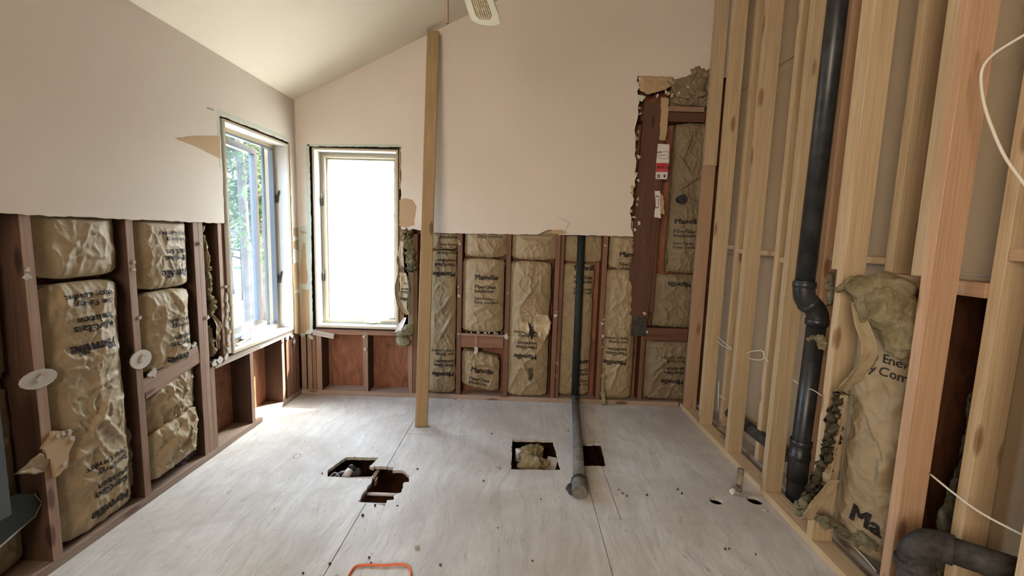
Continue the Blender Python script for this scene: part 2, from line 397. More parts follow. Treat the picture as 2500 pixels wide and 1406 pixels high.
# ---------------------------------------------------------------- printed lettering
_txt = {}
def text_mesh(s, size, bold):
    key = (s, size, bold)
    if key in _txt: return _txt[key]
    cu = bpy.data.curves.new('t', 'FONT'); cu.body = s; cu.size = size; cu.resolution_u = 3; 
    o = bpy.data.objects.new('t', cu); C.objects.link(o); bpy.context.view_layer.update()
    me = bpy.data.meshes.new_from_object(o.evaluated_get(bpy.context.evaluated_depsgraph_get()))
    bm = bmesh.new(); bm.from_mesh(me); bmesh.ops.remove_doubles(bm, verts=bm.verts, dist=1e-6)
    bmesh.ops.triangulate(bm, faces=bm.faces)
    for lim in (.02, .012):
        bmesh.ops.subdivide_edges(bm, edges=[e for e in bm.edges if e.calc_length() > lim], cuts=1)
        bmesh.ops.triangulate(bm, faces=bm.faces)
    bm.verts.index_update()
    vv = [(v.co.x, v.co.y) for v in bm.verts]; ff = [tuple(v.index for v in f.verts) for f in bm.faces]; k = len(vv); w_ = size*bold
    sh = [(-w_, -w_*.5), (w_, w_*.5), (w_, -w_*.5), (-w_, w_*.5)]       # heavier strokes
    r = ([(x+a, y+b_) for a, b_ in sh for x, y in vv], [tuple(i+k*q for i in f) for q in range(4) for f in ff])
    bm.free(); bpy.data.objects.remove(o); bpy.data.meshes.remove(me); _txt[key] = r; return r
BLOCK = [("Manville", .058, .040, 0), ("FiberGlass", .041, .026, -.074), ("Insulation", .041, .026, -.108),
         ("Save Energy", .033, .018, -.168), ("Enjoy Comfort", .033, .018, -.200)]
def lettering(F, surf, u, z, rot, lines, scale, bounds, parent, m=None, name='lettering', shear=0, off=.0026):
    c, s = math.cos(rot), math.sin(rot); u0, u1, z0, z1 = bounds
    for (t, size, bold, dy) in lines:
        vs, fs = [], []
        v2, f2 = text_mesh(t, size, bold); k = len(vs); P = []
        for x, y in v2:
            x, y = x*scale, (y+dy)*scale; a = u+x*c-y*s; b = z+x*s+y*c+shear*(x*c-y*s); P.append((a, b)); vs.append(F(a, b, surf(a, b)+off))
        for f in f2:
            if all(u0 < P[i][0] < u1 and z0 < P[i][1] < z1 for i in f): fs.append(tuple(i+k for i in f))
        if not fs: continue
        me = bpy.data.meshes.new(name); me.from_pydata([tuple(v) for v in vs], [], fs)
        bm = bmesh.new(); bm.from_mesh(me); bmesh.ops.delete(bm, geom=[v for v in bm.verts if not v.link_faces], context='VERTS'); bm.to_mesh(me); bm.free()
        link(name, me, m or M['ink'], parent)

def batt(F, u0, u1, z0, z1, label, base=-.03, bulge=.04, crum=.010, seed=0, texts=(), tilt=0, dents=(), mt=None, taper=0, core=True, group='kraft faced insulation batts between the studs', res=.0055, sag=0, folds=()):
    """one paper-faced batt: bulging crumpled facing, wool core behind, print on the paper"""
    W, H = u1-u0, z1-z0; t = thing('insulation_batt', F((u0+u1)/2, z0, base), label, 'insulation', group)
    def surf(u, z):
        s = max(-1, min(1, (u-u0)/W*2-1)); v = max(-1, min(1, (z-z0)/H*2-1))
        e = (1-abs(s)**3.2)*(1-abs(v)**(4+H*14)*.75)
        p = V((u*1.0+seed*3.7, z*.8, seed))
        cr = fbm(p*5, 3)*.9
        rg = lambda q, k: max(0, 1-abs(noise.noise(q))*k)**1.6
        q2 = V((u*1.2+z*.5, z*.9-u*.4, seed+9))
        rd = 1.0*rg(p*4.5+V((0, 0, 5)), 5)+.75*rg(q2*8, 5)+.5*rg(p*15+V((2, 3, 5)), 4.5)+.28*rg(q2*28, 4)
        edge = noise.noise(V((u*42+seed, z*10, 7)))*max(0, abs(v)-.55)*1.6
        n = base+bulge*e+crum*.62*(cr*.8+rd-.6+edge)*(.35+.65*e)
        for (du, dz, r, a) in dents: n += a*math.exp(-((u-du)**2+(z-dz)**2)/(r*r))
        for (fu, fz, ang, wd, a) in folds:
            dd = abs((u-fu)*math.sin(ang)-(z-fz)*math.cos(ang)); al = abs((u-fu)*math.cos(ang)+(z-fz)*math.sin(ang))
            n += a*max(0, 1-dd/wd)*max(0, 1-al/.16)
        if cap and z > 1.37: n = min(n, -.004-.02*min(1, (z-1.37)/.05)) if z > 1.41 else min(n, .012-(z-1.37)*.4)
        return n
    cap = 1.5 < z1 < 1.61
    nu = max(8, int(W/res)); nz = max(8, int(H/res)); bm = bmesh.new(); g = []
    def warp(i, j):
        u = u0+W*i/nu; z = z0+H*j/nz
        zz = z+tilt*(u-u0)
        uu = u+taper*(z-z0)/H*((u-u0)/W-.5)
        ss = abs(2*i/nu-1); tt = j/nz; ar = min(.034, H*.12)
        zz += ar*ss**4*((1-tt)**8-tt**8)
        w1 = .011*noise.noise(V((z*7, seed, i)))
        if i in (0, nu): uu += w1
        if j in (0, nz): zz += .007*noise.noise(V((u*14, seed, j)))
        zz -= sag*(4*(i/nu-.5)**2-1)*-1*(1 if j == 0 else j/nz) if sag else 0
        return uu, zz
    for i in range(nu+1):
        row = []
        for j in range(nz+1):
            a, b = warp(i, j); row.append(bm.verts.new(F(a, b, surf(a, b-tilt*(a-u0)) if tilt else surf(a, b))))
        g.append(row)
    for i in range(nu):
        for j in range(nz): bm.faces.new((g[i][j], g[i+1][j], g[i+1][j+1], g[i][j+1]))
    # rolled edges going back into the bay
    border = [g[i][0] for i in range(nu+1)]+[g[nu][j] for j in range(1, nz+1)]+[g[i][nz] for i in range(nu-1, -1, -1)]+[g[0][j] for j in range(nz-1, 0, -1)]
    cen = F((u0+u1)/2, (z0+z1)/2, 0); bk = []
    for v in border:
        d = v.co-cen; d -= F.N*d.dot(F.N); bk.append(bm.verts.new(v.co-F.N*.03+d.normalized()*-.004))
    for i in range(len(border)): j = (i+1) % len(border); bm.faces.new((border[i], border[j], bk[j], bk[i]))
    fa = frombm('kraft_facing', bm, mt or M['kraft'], t, True)
    if core:
        bm = bmesh.new(); q = bmesh.ops.create_cube(bm, size=1)
        bmesh.ops.subdivide_edges(bm, edges=bm.edges, cuts=5, use_grid_fill=True)
        n0, n1 = -.125, base-.012
        for v in bm.verts:
            p = F((u0+u1)/2+v.co.x*(W-.012), (z0+z1)/2+v.co.z*(H-.012)+tilt*(v.co.x+.5)*W, (n0+n1)/2+v.co.y*(n1-n0))
            v.co = p+F.U*noise.noise(p*40)*.005
        frombm('wool_core', bm, M['fluff'], t, True)
    bb = (u0+.008, u1-.008, z0+.008, z1-.008)
    for tx in texts:
        u, z, rot, lines, sc = tx[:5]
        sf = (lambda a, b: surf(a, b-tilt*(a-u0))) if tilt else surf
        lettering(F, sf, u, z, rot, lines, sc, (bb[0], bb[1], bb[2]-abs(tilt)*W, bb[3]+abs(tilt)*W), t)
    return t, surf
def paper_flap(F, pts, n, m, parent, name='torn_paper', seed=0, bend=.02):
    """ragged curling piece of paper: polygon in wall coordinates, grid-clipped and curled"""
    poly = jag(pts, .004, .015, seed, True); k = len(poly); cu = sum(p[0] for p in poly)/k; cz = sum(p[1] for p in poly)/k
    bm = bmesh.new(); rings = []
    for f in (1, .75, .5, .25):
        rings.append([bm.verts.new(F(cu+(u-cu)*f, cz+(z-cz)*f, n+bend*f*f*(.5+noise.noise(V((u*20, z*20, seed))))+.006*noise.noise(V((u*60*f, z*60, seed+2))))) for u, z in poly])
    c = bm.verts.new(F(cu, cz, n))
    for a, b in zip(rings[:-1], rings[1:]):
        for i in range(k): bm.faces.new((a[i], a[(i+1) % k], b[(i+1) % k], b[i]))
    for i in range(k): bm.faces.new((rings[-1][i], rings[-1][(i+1) % k], c))
    o = frombm(name, bm, m, parent, True); md = o.modifiers.new('thickness', 'SOLIDIFY'); md.thickness = .0012
    return o
def scrap(F, u, z, n, r, seed, parent, m=None, name='drywall_scrap', th=.006):
    rnd = random.Random(seed); k = 9
    r *= .85; pts = [(u+math.cos(i/k*2*PI)*r*rnd.uniform(.3, 1.25), z+math.sin(i/k*2*PI)*r*rnd.uniform(.3, 1.25)) for i in range(k)]
    return slab(name, F, pts, [], n, n+th*rnd.uniform(.6, 1.6), m or M['gyp'], parent)

# ================================================================ FLOOR
floor = struct('floor')
HOLES = [
    [(-1.085, 2.39), (-1.04, 2.545), (-.838, 2.553), (-.862, 2.45), (-.805, 2.43), (-.812, 2.315), (-1.06, 2.325)],
    [(-.835, 2.455), (-.715, 2.45), (-.712, 2.415), (-.655, 2.42), (-.60, 2.365), (-.585, 2.30), (-.612, 2.295), (-.60, 2.20), (-.632, 2.165), (-.622, 2.13), (-.655, 2.125), (-.65, 2.075), (-.80, 2.105), (-.795, 2.30)],
    [(-.014, 2.867), (.27, 2.878), (.288, 2.489), (-.014, 2.477)],
    [(.43, 2.844), (.594, 2.855), (.575, 2.557), (.422, 2.546)],
]
def circ(c, a, b, n=14): return [(c[0]+a*math.cos(2*PI*i/n), c[1]+b*math.sin(2*PI*i/n)) for i in range(n)]
HOLES += [[(1.484, 2.42), (1.526, 2.42), (1.526, 2.79), (1.484, 2.79)]]
HOLES += [circ((1.106, 2.233), .036, .034), circ((1.325, 2.252), .042, .040)]
FZ = Frame((0, 0, 0), (1, 0, 0), (0, 0, 1))
class FlatFrame:
    U = V((1, 0, 0)); N = V((0, 0, 1))
    def __call__(s, u, y, n=0): return V((u, y, n))
FF = FlatFrame()
cutbm = bmesh.new()
cuts = []
for i, h in enumerate(HOLES):
    hh = jag(h, .004, .02, i, True) if i < 5 else h
    cuts.append(slab('cut', FF, hh, [], -.06, .03, M['gap']))
K = .0018; g = .0
sheets = [(-1.98, -.757, -2.6, 1.22), (-1.98, -.757, 1.22, 3.72), (-.757, 1.66, 2.89, 3.72), (-.757, .43, .50, 2.89), (.43, .548, 2.045, 2.89),
          (.548, 1.66, 2.045, 2.89), (.43, 1.66, -.4, 2.045), (-.757, .43, -2.6, .50), (.43, 1.66, -2.6, -.4)]
for (x0, x1, y0, y1) in sheets:
    o = slab('plywood_sheet', FF, [(x0+K, y0+K), (x1-K, y0+K), (x1-K, y1-K), (x0+K, y1-K)], [], -.019, random.uniform(-.0008, 0), M['floor'], floor)
    mods = 0
    for h, cobj in zip(HOLES, cuts):
        if any(x0-.02 < p[0] < x1+.02 and y0-.02 < p[1] < y1+.02 for p in h):
            md = o.modifiers.new('b', 'BOOLEAN'); md.object = cobj; md.operation = 'DIFFERENCE'; md.solver = 'EXACT'; mods += 1
    if mods:
        bpy.context.view_layer.update()
        me = bpy.data.meshes.new_from_object(o.evaluated_get(bpy.context.evaluated_depsgraph_get()))
        o.modifiers.clear(); o.data = me
for cobj in cuts: bpy.data.objects.remove(cobj)
# under the floor: joists, ceiling board of the storey below
for x in (-1.9, -1.40, -1.12, -.52, -.10, .34, .65, 1.02, 1.45):
    beam('floor_joist', (x, -2.6, -.13), (x, 3.7, -.13), .04, .22, M['old'], floor, (1, 0, 0), 0)
slab('subfloor_board', FF, [(-2, -2.7), (1.95, -2.7), (1.95, 3.75), (-2, 3.75)], [], -.27, -.25, M['sheath'], floor)
for x0, x1, y0, y1 in ((-1.99, -1.97, -2.6, 3.75), (1.64, 1.66, -2.6, 3.75)):
    slab('rim_board', FF, [(x0, y0), (x1, y0), (x1, y1), (x0, y1)], [], -.25, -.02, M['old'], floor)
beam('floor_joist', (-.81, 2.58, -.055), (-.81, 1.95, -.055), .022, .07, M['old'], floor, (1, 0, 0), 0)

# ================================================================ CEILING
ce = Frame((0, 0, 0), (1, 0, 0), (0, 0, 1))
bm = bmesh.new(); prof = [(XL-.2, ceil(XL-.2)), (2, ceil(2)), (2, ceil(2)+.15), (XL-.2, ceil(XL-.2)+.15)]
a = [bm.verts.new((x, -2.75, z)) for x, z in prof]; b = [bm.verts.new((x, D+.2, z)) for x, z in prof]
bm.faces.new(a); bm.faces.new(b[::-1])
for i in range(4): bm.faces.new((a[i], a[(i+1) % 4], b[(i+1) % 4], b[i]))
o = frombm('ceiling', bm, M['ceil']); o['kind'] = 'structure'

# ================================================================ WALL LEFT
WL = struct('wall_left', (XL, 0, 0))
W1 = (2.700, 3.448, .590, 2.050)      # window 1: Y range, z range of the jamb boards' outside
W2 = (-1.690, -.998, .590, 2.052)     # window 2: X range
DT = .0127
left_outer = [(-2.6, 1.415), (0, 1.415)]+jag([(.6, 1.416), (2.665, 1.42)], .0035, .03, 3)
win_edge = jag([(2.672, 1.43), (2.676, 1.75), (2.670, 2.063), (3.465, 2.072), (3.468, 1.3), (3.468, .60)], .0035, .03, 5)
left_outer += win_edge + jag([(3.475, .555), (D, .55)], .006, .02, 6)+[(D, CEIL0+.02), (-2.6, CEIL0+.02)]
slab('drywall_sheet', FLW, left_outer, [], .0, DT, M['wall'], WL)
# peeled flag of brown paper left of the window, spackle by the corner
slab('torn_brown_paper', FLW, jag([L2(420, 337), L2(470, 331), L2(531, 332), L2(533, 388), L2(508, 376), L2(470, 357)], .002, .03, 2, True), [], DT, DT+.0008, M['brownpaper'], WL)
for i, poly in enumerate([[(712, 556), (724, 556), (724, 578), (713, 576)], [(711, 590), (724, 584), (725, 612), (712, 606)],
                          [(710, 645), (722, 640), (727, 672), (725, 705), (713, 712)], [(714, 712), (730, 716), (733, 815), (716, 815)]]):
    slab('torn_brown_paper', FLW, jag([L2(*p) for p in poly], .003, .015, 40+i, True), [], DT, DT+.0007, M['brownpaper'], WL)
slab('old_paint_edge', FLW, jag([(2.664, 1.75), (2.645, 1.76), (2.65, 2.075), (2.67, 2.095), (3.42, 2.105), (3.425, 2.08), (2.69, 2.072), (2.672, 2.06)], .003, .03, 14, True), [], DT, DT+.0005, M['green'], WL)
slab('drywall_crack', FLW, jag([L2(500, 263), L2(517, 268), L2(517, 271), L2(500, 266)], .001, .01, 4, True), [], DT, DT+.003, M['gyp'], WL)
# exterior sheathing with the opening
SH = -.14
slab('sheathing', FLW, [(-2.7, -.30), (D+.16, -.30), (D+.16, CEIL0+.1), (-2.6, CEIL0+.1)], [[(W1[0]-.02, W1[2]-.02), (W1[1]+.02, W1[2]-.02), (W1[1]+.02, W1[3]+.02), (W1[0]-.02, W1[3]+.02)]], SH-.02, SH, M['sheath'], WL)
wbox('bottom_plate', FLW, -2.6, D, 0, .038, SH, 0, M['plate'], WL)
def studL(px0, py0, px1, py1, z0=.038, z1=1.9, m='oldlight', name='stud', wmin=.038):
    u0 = uL(px0, py0); u1 = max(uL(px1, py1), u0+.028); return wbox(name, FLW, u0, u1, z0, z1, SH, 0, M[m], WL)
YA = 1.575; YB = 2.005
wbox('stud', FLW, YA, YA+.038, .038, 2.3, SH, 0, M['oldlight'], WL)
wbox('stud', FLW, YB, YB+.038, .038, 2.3, SH, .001, M['oldlight'], WL)
YC = 2.425
for k, mm in enumerate(('oldlight', 'oldlight', 'oldlight')):
    wbox('stud', FLW, YC+k*.040, YC+k*.040+.038, .038, 2.3 if k < 2 else .56, SH, .0-.002*k, M[mm], WL)
wbox('stud', FLW, 2.628, 2.662, .59, 2.3, SH, -.002, M['oldlight'], WL)          # jack stud beside window
wbox('stud', FLW, 2.664, 2.694, .59, 2.08, SH, -.010, M['old'], WL)
for u in (1.14, .73, .32): wbox('stud', FLW, u, u+.038, .038, 2.3, SH, 0, M['old'], WL)
# rough sill and cripples under window
beam('rough_sill', FLW(2.545, .555, -.068), FLW(3.50, .565, -.068), .038, .134, M['sill'], WL, (0, 0, 1))
for (a, b, m_) in ((2.885, 2.922, 'oldlight'), (3.285, 3.322, 'oldlight')):
    wbox('cripple_stud', FLW, a, b, .038, .542, SH, -.001, M[m_], WL)
for (a, b) in ((3.36, 3.395), (3.398, 3.432), (3.436, 3.47), (3.474, 3.51), (3.514, 3.55)):
    wbox('cripple_stud', FLW, a, b, .038, .548, SH+.01, random.uniform(-.012, 0), M['old'], WL)
# blocking with smashed top in the second bay
zb0, zb1 = .565, .70
beam('blocking_board', FLW(YB+.038, .585, -.022), FLW(YC, .665, -.022), .105, .038, M['oldlight'], WL, (0, 0, 1))
for i in range(14):
    f = random.random(); scrap(FLW, YB+.06+f*(YC-YB-.08), .645+f*.08+random.uniform(-.004, .014), -.03+random.uniform(0, .035), random.uniform(.012, .03), 50+i, WL)
# torn lumps where nails held the board
for (px, py, r, n) in ((165//3+10, 660, .012, .002), (62, 676, .014, .002), (325, 640, .012, .003), (322, 658, .016, .004), (340, 775, .012, .002), (486, 595, .012, .002), (505, 775, .016, .004), (548, 700, .012, .004), (560, 760, .018, .004)):
    u, z = L2(px, py); scrap(FLW, u, z, n, r, px+py, WL)
slab('torn_drywall_strip', FLW, jag([(2.655, .60), (2.690, .60), (2.686, .74), (2.678, .80), (2.690, .90), (2.672, .99), (2.664, .88), (2.650, .80), (2.663, .72)], .009, .018, 21, True), [], -.004, .007, M['gyp'], WL)
for i in range(4): scrap(FLW, 2.668+random.uniform(-.012, .018), .66+i*.08, .007, random.uniform(.010, .018), 90+i, WL, M['brownpaper'])
for (px, py, r) in ((522, 885, .03), (535, 880, .035), (550, 872, .03), (700, 825, .028), (712, 820, .03), (690, 832, .02), (718, 832, .026)):
    u, z = L2(px, py); scrap(FLW, u, z, .0, r, px+py, WL)
# round ragged leftovers of drywall round screws
for (px, py, r, lab) in ((342, 877, .058, 0), (92, 925, .065, 1)):
    u, z = L2(px, py)
    slab('drywall_remnant', FLW, jag(circ((u, z), r, r*.55 if lab else r*.8, 16), .008, .02, px, True), [], 0.0, .008, M['gyp'], WL)
    scrap(FLW, u, z, .008, .018, 5+px, WL); scrap(FLW, u+.01, z+.015, .008, .012, 6+px, WL, M['brownpaper'])

# ---- batts in the left wall
RO = PI
def zpx(px, py): return zL(px, py)
SVE = BLOCK[3:]
batt(FLW, YA+.042, YB-.01, 1.165, 1.60, 'blank brown paper batt showing under the drywall at far left', base=-.05, bulge=.05, crum=.012, seed=1)
t, sf = batt(FLW, YA+.045, YB-.028, .05, 1.150, 'tallest left batt with large upside-down print, hanging to the bottom plate', base=-.045, bulge=.055, crum=.016, seed=2,
     texts=[(1.915, .885, RO, BLOCK, 1.08), (1.93, .14, RO, BLOCK, 1.05)], folds=((1.80, .56, .9, .02, .022), (1.86, .47, 2.2, .02, .02), (1.72, .42, .3, .025, .018), (1.80, .36, 1.9, .02, .016), (1.84, .70, .2, .02, .014)))
batt(FLW, YB+.045, YC-.022, 1.07, 1.60, 'upper batt left of the triple stud, upside-down print below the drywall', base=-.035, bulge=.045, crum=.012, seed=3,
     texts=[(YC-.05, 1.165, RO, BLOCK, 1.0)])
batt(FLW, YB+.045, YC-.020, .645, 1.062, 'middle batt above the splintered blocking board on left wall', base=-.04, bulge=.055, crum=.013, seed=4,
     texts=[(YC-.055, .70, RO-.05, BLOCK, 1.0)], folds=((2.22, .72, 1.0, .02, .02), (2.28, .99, 2.0, .02, .014)))
batt(FLW, YB+.045, YC-.005, .32, .565, 'crumpled batt directly below the splintered blocking board', base=-.045, bulge=.05, crum=.03, seed=5, tilt=.12, folds=((2.2, .45, .5, .03, .03),))
batt(FLW, YB+.045, YC-.01, .075, .345, 'lowest crumpled batt folded over in second bay of left wall', base=-.035, bulge=.06, crum=.03, seed=6, tilt=.10,
     texts=[(YC-.03, .10, RO, BLOCK[:1], .8)], folds=((2.2, .25, .4, .03, .035), (2.27, .18, 1.2, .02, .02)))
# torn flap inside tall batt
t = thing('torn_paper_flap', FLW(1.99, .10, -.04), 'loose kraft paper flap peeled back beside foot of tall left batt', 'paper')
paper_flap(FLW, [(1.90, .42), (1.985, .46), (1.998, .30), (1.995, .12), (1.93, .07), (1.89, .18)], -.055, M['kraftdark'], t, seed=3)
# ragged drywall leftover on stud A
t = thing('drywall_remnant', FLW(1.60, .50, .01), 'ragged pale drywall chunk with torn paper hanging on leftmost stud', 'debris')
slab('gypsum_piece', FLW, jag([L2(95, 1095), L2(120, 1055), L2(160, 1050), L2(172, 1080), L2(160, 1105), L2(158, 1140), L2(128, 1165), L2(118, 1130)], .006, .015, 9, True), [], .001, .014, M['brownpaper'], t)
for i, (px, py) in enumerate(((132, 1062), (145, 1058), (160, 1055), (168, 1070), (150, 1130))):
    u, z = L2(px, py); scrap(FLW, u, z, .014, .014, 200+i, t, name='gypsum_crumb')
paper_flap(FLW, [L2(28, 1158), L2(92, 1105), L2(118, 1120), L2(112, 1150), L2(80, 1158)], .004, M['kraft'], t, seed=8, bend=.012)
# narrow bay by window: yellow wool and folded paper
t = thing('insulation_strip', FLW(2.56, .60, -.03), 'narrow yellow fibreglass strip beside the left window', 'insulation')
bm = bmesh.new()
P = smooth_path([FLW(2.545, 1.40, -.06), FLW(2.55, 1.22, -.03), FLW(2.565, 1.12, -.035), FLW(2.56, 1.0, -.03), FLW(2.575, .92, -.02), FLW(2.55, .86, -.045)], 10)
def rope(name, P, r, m, parent, seed=0, flat=None, amp=.45):
    rr = random.Random(seed); bm = bmesh.new(); tube_bm(bm, P, [ri*(.75+.5*noise.noise(V((i_*.5, seed, 0)))+rr.uniform(-.15, .3)) for i_, ri in enumerate(r if isinstance(r, list) else [r]*len(P))], 24)
    for v in bm.verts:
        k = V((fbm(v.co*45+V((seed, 0, 0)), 5), fbm(v.co*45+V((9, seed, 0)), 5), fbm(v.co*45+V((4, 7, seed)), 5)))
        k = k+V((noise.noise(v.co*160), noise.noise(v.co*160+V((5, 5, 5))), noise.noise(v.co*160+V((9, 1, 4)))))*.5
        v.co += k*(amp*(r if not isinstance(r, list) else r[0]))
    return frombm(name, bm, m, parent, True)
rope('wool', P, .024, M['fluff'], t, 1)
rope('wool', smooth_path([FLW(2.552, .80, -.05), FLW(2.555, .70, -.03), FLW(2.56, .61, -.03)], 10), .024, M['fluff'], t, 2)
ribbon('torn_paper', [FLW(2.565, .87, -.03), FLW(2.60, .80, -.012), FLW(2.595, .72, -.015), FLW(2.61, .64, -.03)], [.02, .05, .03], FLW.U, M['kraft'], t)

# far-left dark corner: dark plastic panel and grey board edge
t = thing('plastic_panel', (XL-.03, 1.33, .20), 'dark plastic panel with clipped corners leaning in the far left bay', 'panel')
slab('panel_sheet', FLW, [(1.18, .40), (1.50, .375), (1.555, .34), (1.575, .29), (1.552, .255), (1.15, .12)], [], -.035, -.028, M['plastic'], t)
tube('pale_rim', [FLW(1.15, .118, -.028), FLW(1.552, .253, -.028)], .004, M['alu'], t, 8)
tube('pale_rim', [FLW(1.552, .253, -.028), FLW(1.577, .29, -.028), FLW(1.556, .342, -.028)], .0018, M['alu'], t, 6)
o = wbox('board', FLW, 1.28, 1.432, .34, .80, .01, .03, M['greyblue']); tag(o, 'blue-grey painted board standing upright at the left edge of the photo', 'board')
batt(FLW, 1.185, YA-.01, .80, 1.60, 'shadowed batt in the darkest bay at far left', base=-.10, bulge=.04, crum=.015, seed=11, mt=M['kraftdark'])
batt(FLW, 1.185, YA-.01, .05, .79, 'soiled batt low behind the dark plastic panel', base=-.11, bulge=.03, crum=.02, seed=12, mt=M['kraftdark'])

# ================================================================ WALL BACK
WB = struct('wall_back', (0, D, 0))
tear = jag([(-.925, 1.405), (-.88, 1.43), (-.705, 1.404), (-.2, 1.408), (.14, 1.413)], .003, .03, 8)+jag([(.19, 1.44), (.225, 1.455), (.285, 1.452), (.31, 1.416)], .004, .02, 9)+jag([(.36, 1.418), (.878, 1.42)], .003, .03, 10)
side = jag([B2(1545, 578), B2(1537, 520), B2(1550, 455), B2(1549, 380), B2(1553, 300), B2(1560, 250), B2(1556, 187)], .012, .035, 11)
top = jag([B2(1556, 187), B2(1600, 188), B2(1640, 200), B2(1680, 186), B2(1735, 190)], .010, .03, 12)
xr = 1.62
outer = [(XL+.0, .553)]+jag([(XL+.05, .55), (-1.73, .556)], .006, .02, 4)+jag([(-1.722, .60), (-1.724, 1.3), (-1.726, 2.066), (-1.3, 2.073), (-.975, 2.078), (-.972, 1.43)], .0035, .03, 13)+tear+side+top+[(xr, 2.66), (xr, ceil(xr)+.03), (XL, CEIL0+.03)]
slab('drywall_sheet', FB, outer, [], 0, DT, M['wall'], WB)
# torn paper patches
def patch(pts, seed, m='brownpaper', n=DT, name='torn_brown_paper', parent=WB, a=.003): slab(name, FB, jag([B2(*p) for p in pts], a, .015, seed, True), [], n, n+.0008, M[m], parent)
patch([(976, 488), (990, 484), (1008, 488), (1018, 505), (1014, 530), (1012, 550), (992, 556), (976, 552)], 1)
patch([(976, 362), (979, 365), (979, 462), (976, 462)], 2)
patch([(742, 592), (748, 594), (749, 640), (754, 680), (750, 694), (736, 690), (735, 664), (738, 610)], 3)
patch([(738, 704), (756, 706), (758, 800), (745, 814), (737, 812)], 4)
patch([(735, 562), (745, 565), (752, 568), (740, 572)], 5)
patch([(748, 352), (757, 354), (762, 560), (765, 810), (758, 816), (757, 700), (752, 560), (750, 430)], 6, 'green', DT-.0002, 'old_paint_edge')
patch([(752, 352), (975, 352), (985, 360), (975, 360), (754, 358)], 7, 'green', DT-.0002, 'old_paint_edge')
patch([(724, 552), (760, 552), (762, 815), (726, 815)], 8, 'green', DT-.0006, 'old_paint_edge')
patch([(1335, 570), (1350, 562), (1370, 560), (1385, 568), (1372, 572)], 18)
slab('drywall_crack', FB, jag([B2(1352, 524), B2(1375, 535), B2(1392, 545), B2(1382, 560), B2(1380, 572), B2(1378, 572), B2(1380, 558), B2(1388, 546)], .001, .02, 4, True), [], DT, DT+.002, M['gyp'], WB)
# ragged left side of the broken opening: exposed gypsum chips and green paper
for i in range(26):
    f = i/25; px = 1549+10*math.sin(i*1.7)+(6 if f > .7 else 0); py = 560-f*370
    scrap(FB, *B2(px, py), random.uniform(0, .008), random.uniform(.014, .03), 300+i, WB, M[random.choice(['gyp', 'brownpaper', 'kraft'])])
patch([(1557, 190), (1578, 188), (1580, 205), (1562, 210)], 20, 'green', DT+.001)
patch([(1556, 232), (1575, 236), (1566, 250), (1556, 247)], 21, 'green', DT+.001)
# sheathing
w2h = [(W2[0]-.02, W2[2]-.02), (W2[1]+.02, W2[2]-.02), (W2[1]+.02, W2[3]+.02), (W2[0]-.02, W2[3]+.02)]
slab('sheathing', FB, [(XL-.16, -.30), (1.95, -.30), (1.9, 4.3), (XL-.16, 4.3)], [w2h], SH-.02, SH, M['sheath'], WB)
wbox('bottom_plate', FB, XL, 1.385, 0, .038, SH, 0, M['plate'], WB)
def studB(a, b, z0=.038, z1=2.2, m='old', n=0, name='stud', lean=0):
    """a, b: pixel columns of the two edges at row 900"""
    u0, u1 = uB(a, 900), uB(b, 900)
    return beam(name, FB((u0+u1)/2, z0, (SH+n)/2), FB((u0+u1)/2+lean, z1, (SH+n)/2), u1-u0, n-SH, M[m], WB, FB.U)
for (a, b, m_) in ((736, 748, 'oldlight'), (751, 761.5, 'oldlight'), (762.5, 771.5, 'old'), (773, 786, 'oldlight')): studB(a, b, .038, .555, m_, random.uniform(-.004, 0), 'cripple_stud')
studB(886.5, 898.5, .038, .555, 'oldlight', 0, 'cripple_stud')
studB(996, 1007, .038, 1.39, 'oldlight'); studB(1008, 1018.5, .038, 1.39, 'old')
studB(975, 986.5, .58, 1.5, 'oldlight', -.001)
beam('rough_sill', FB(-1.715, .548, -.07), FB(-.93, .553, -.07), .042, .136, M['old'], WB, (0, 0, 1))
beam('wood_scrap', FB(-1.72, .545, .012), FB(-1.54, .515, .014), .045, .012, M['sill'], WB, (0, 0, 1))
studB(1113.5, 1124.5, m='old'); studB(1229, 1240, m='old'); studB(1345, 1356, m='old'); studB(1457, 1468, m='old')
studB(1357.5, 1366, z1=1.6, m='old', n=-.012)
studB(1562, 1573, z1=1.0, m='old', n=-.02)
# wide dark board, its neighbour, header, blocks in the opened strip
u0 = uB(1545, 700)
beam('wide_board', FB(.985, .735, -.018), FB(1.03, 2.47, -.018), .185, .034, M['olddark'], WB, FB.U)
wbox('stud', FB, 1.088, 1.122, .80, 2.42, SH, -.012, M['olddark'], WB)
wbox('header_block', FB, .92, 1.42, 2.33, 2.40, SH, -.012, M['olddark'], WB)
wbox('header_block', FB, 1.10, 1.42, 2.41, 2.45, SH, -.028, M['oldlight'], WB)
wbox('blocking_board', FB, 1.06, 1.42, .565, .67, SH, -.012, M['olddark'], WB)
wbox('metal_plate', FB, .945, 1.07, .60, .76, .0, .003, M['ironblack'], WB, 0)
beam('blocking_board', FB(uB(1124, 840), .505, -.02), FB(uB(1229, 840), .505, -.02), .10, .036, M['old'], WB, (0, 0, 1))
beam('blocking_cap', FB(uB(1124, 825), .566, -.04), FB(uB(1231, 825), .562, -.04), .02, .09, M['oldlight'], WB, (0, 0, 1))
for i in range(10): scrap(FB, -.46+random.random()*.36, .578+random.uniform(0, .006), -.02, random.uniform(.006, .014), 400+i, WB)
ribbon('torn_tape', [FB(-.35, .555, .003), FB(-.345, .50, .004), FB(-.35, .46, .006)], .006, FB.U, M['gyp'], WB, curl=.001)
slab('torn_tape_end', FB, jag([(-.365, .40), (-.33, .41), (-.325, .455), (-.355, .465)], .005, .015, 3, True), [], .004, .012, M['gyp'], WB)
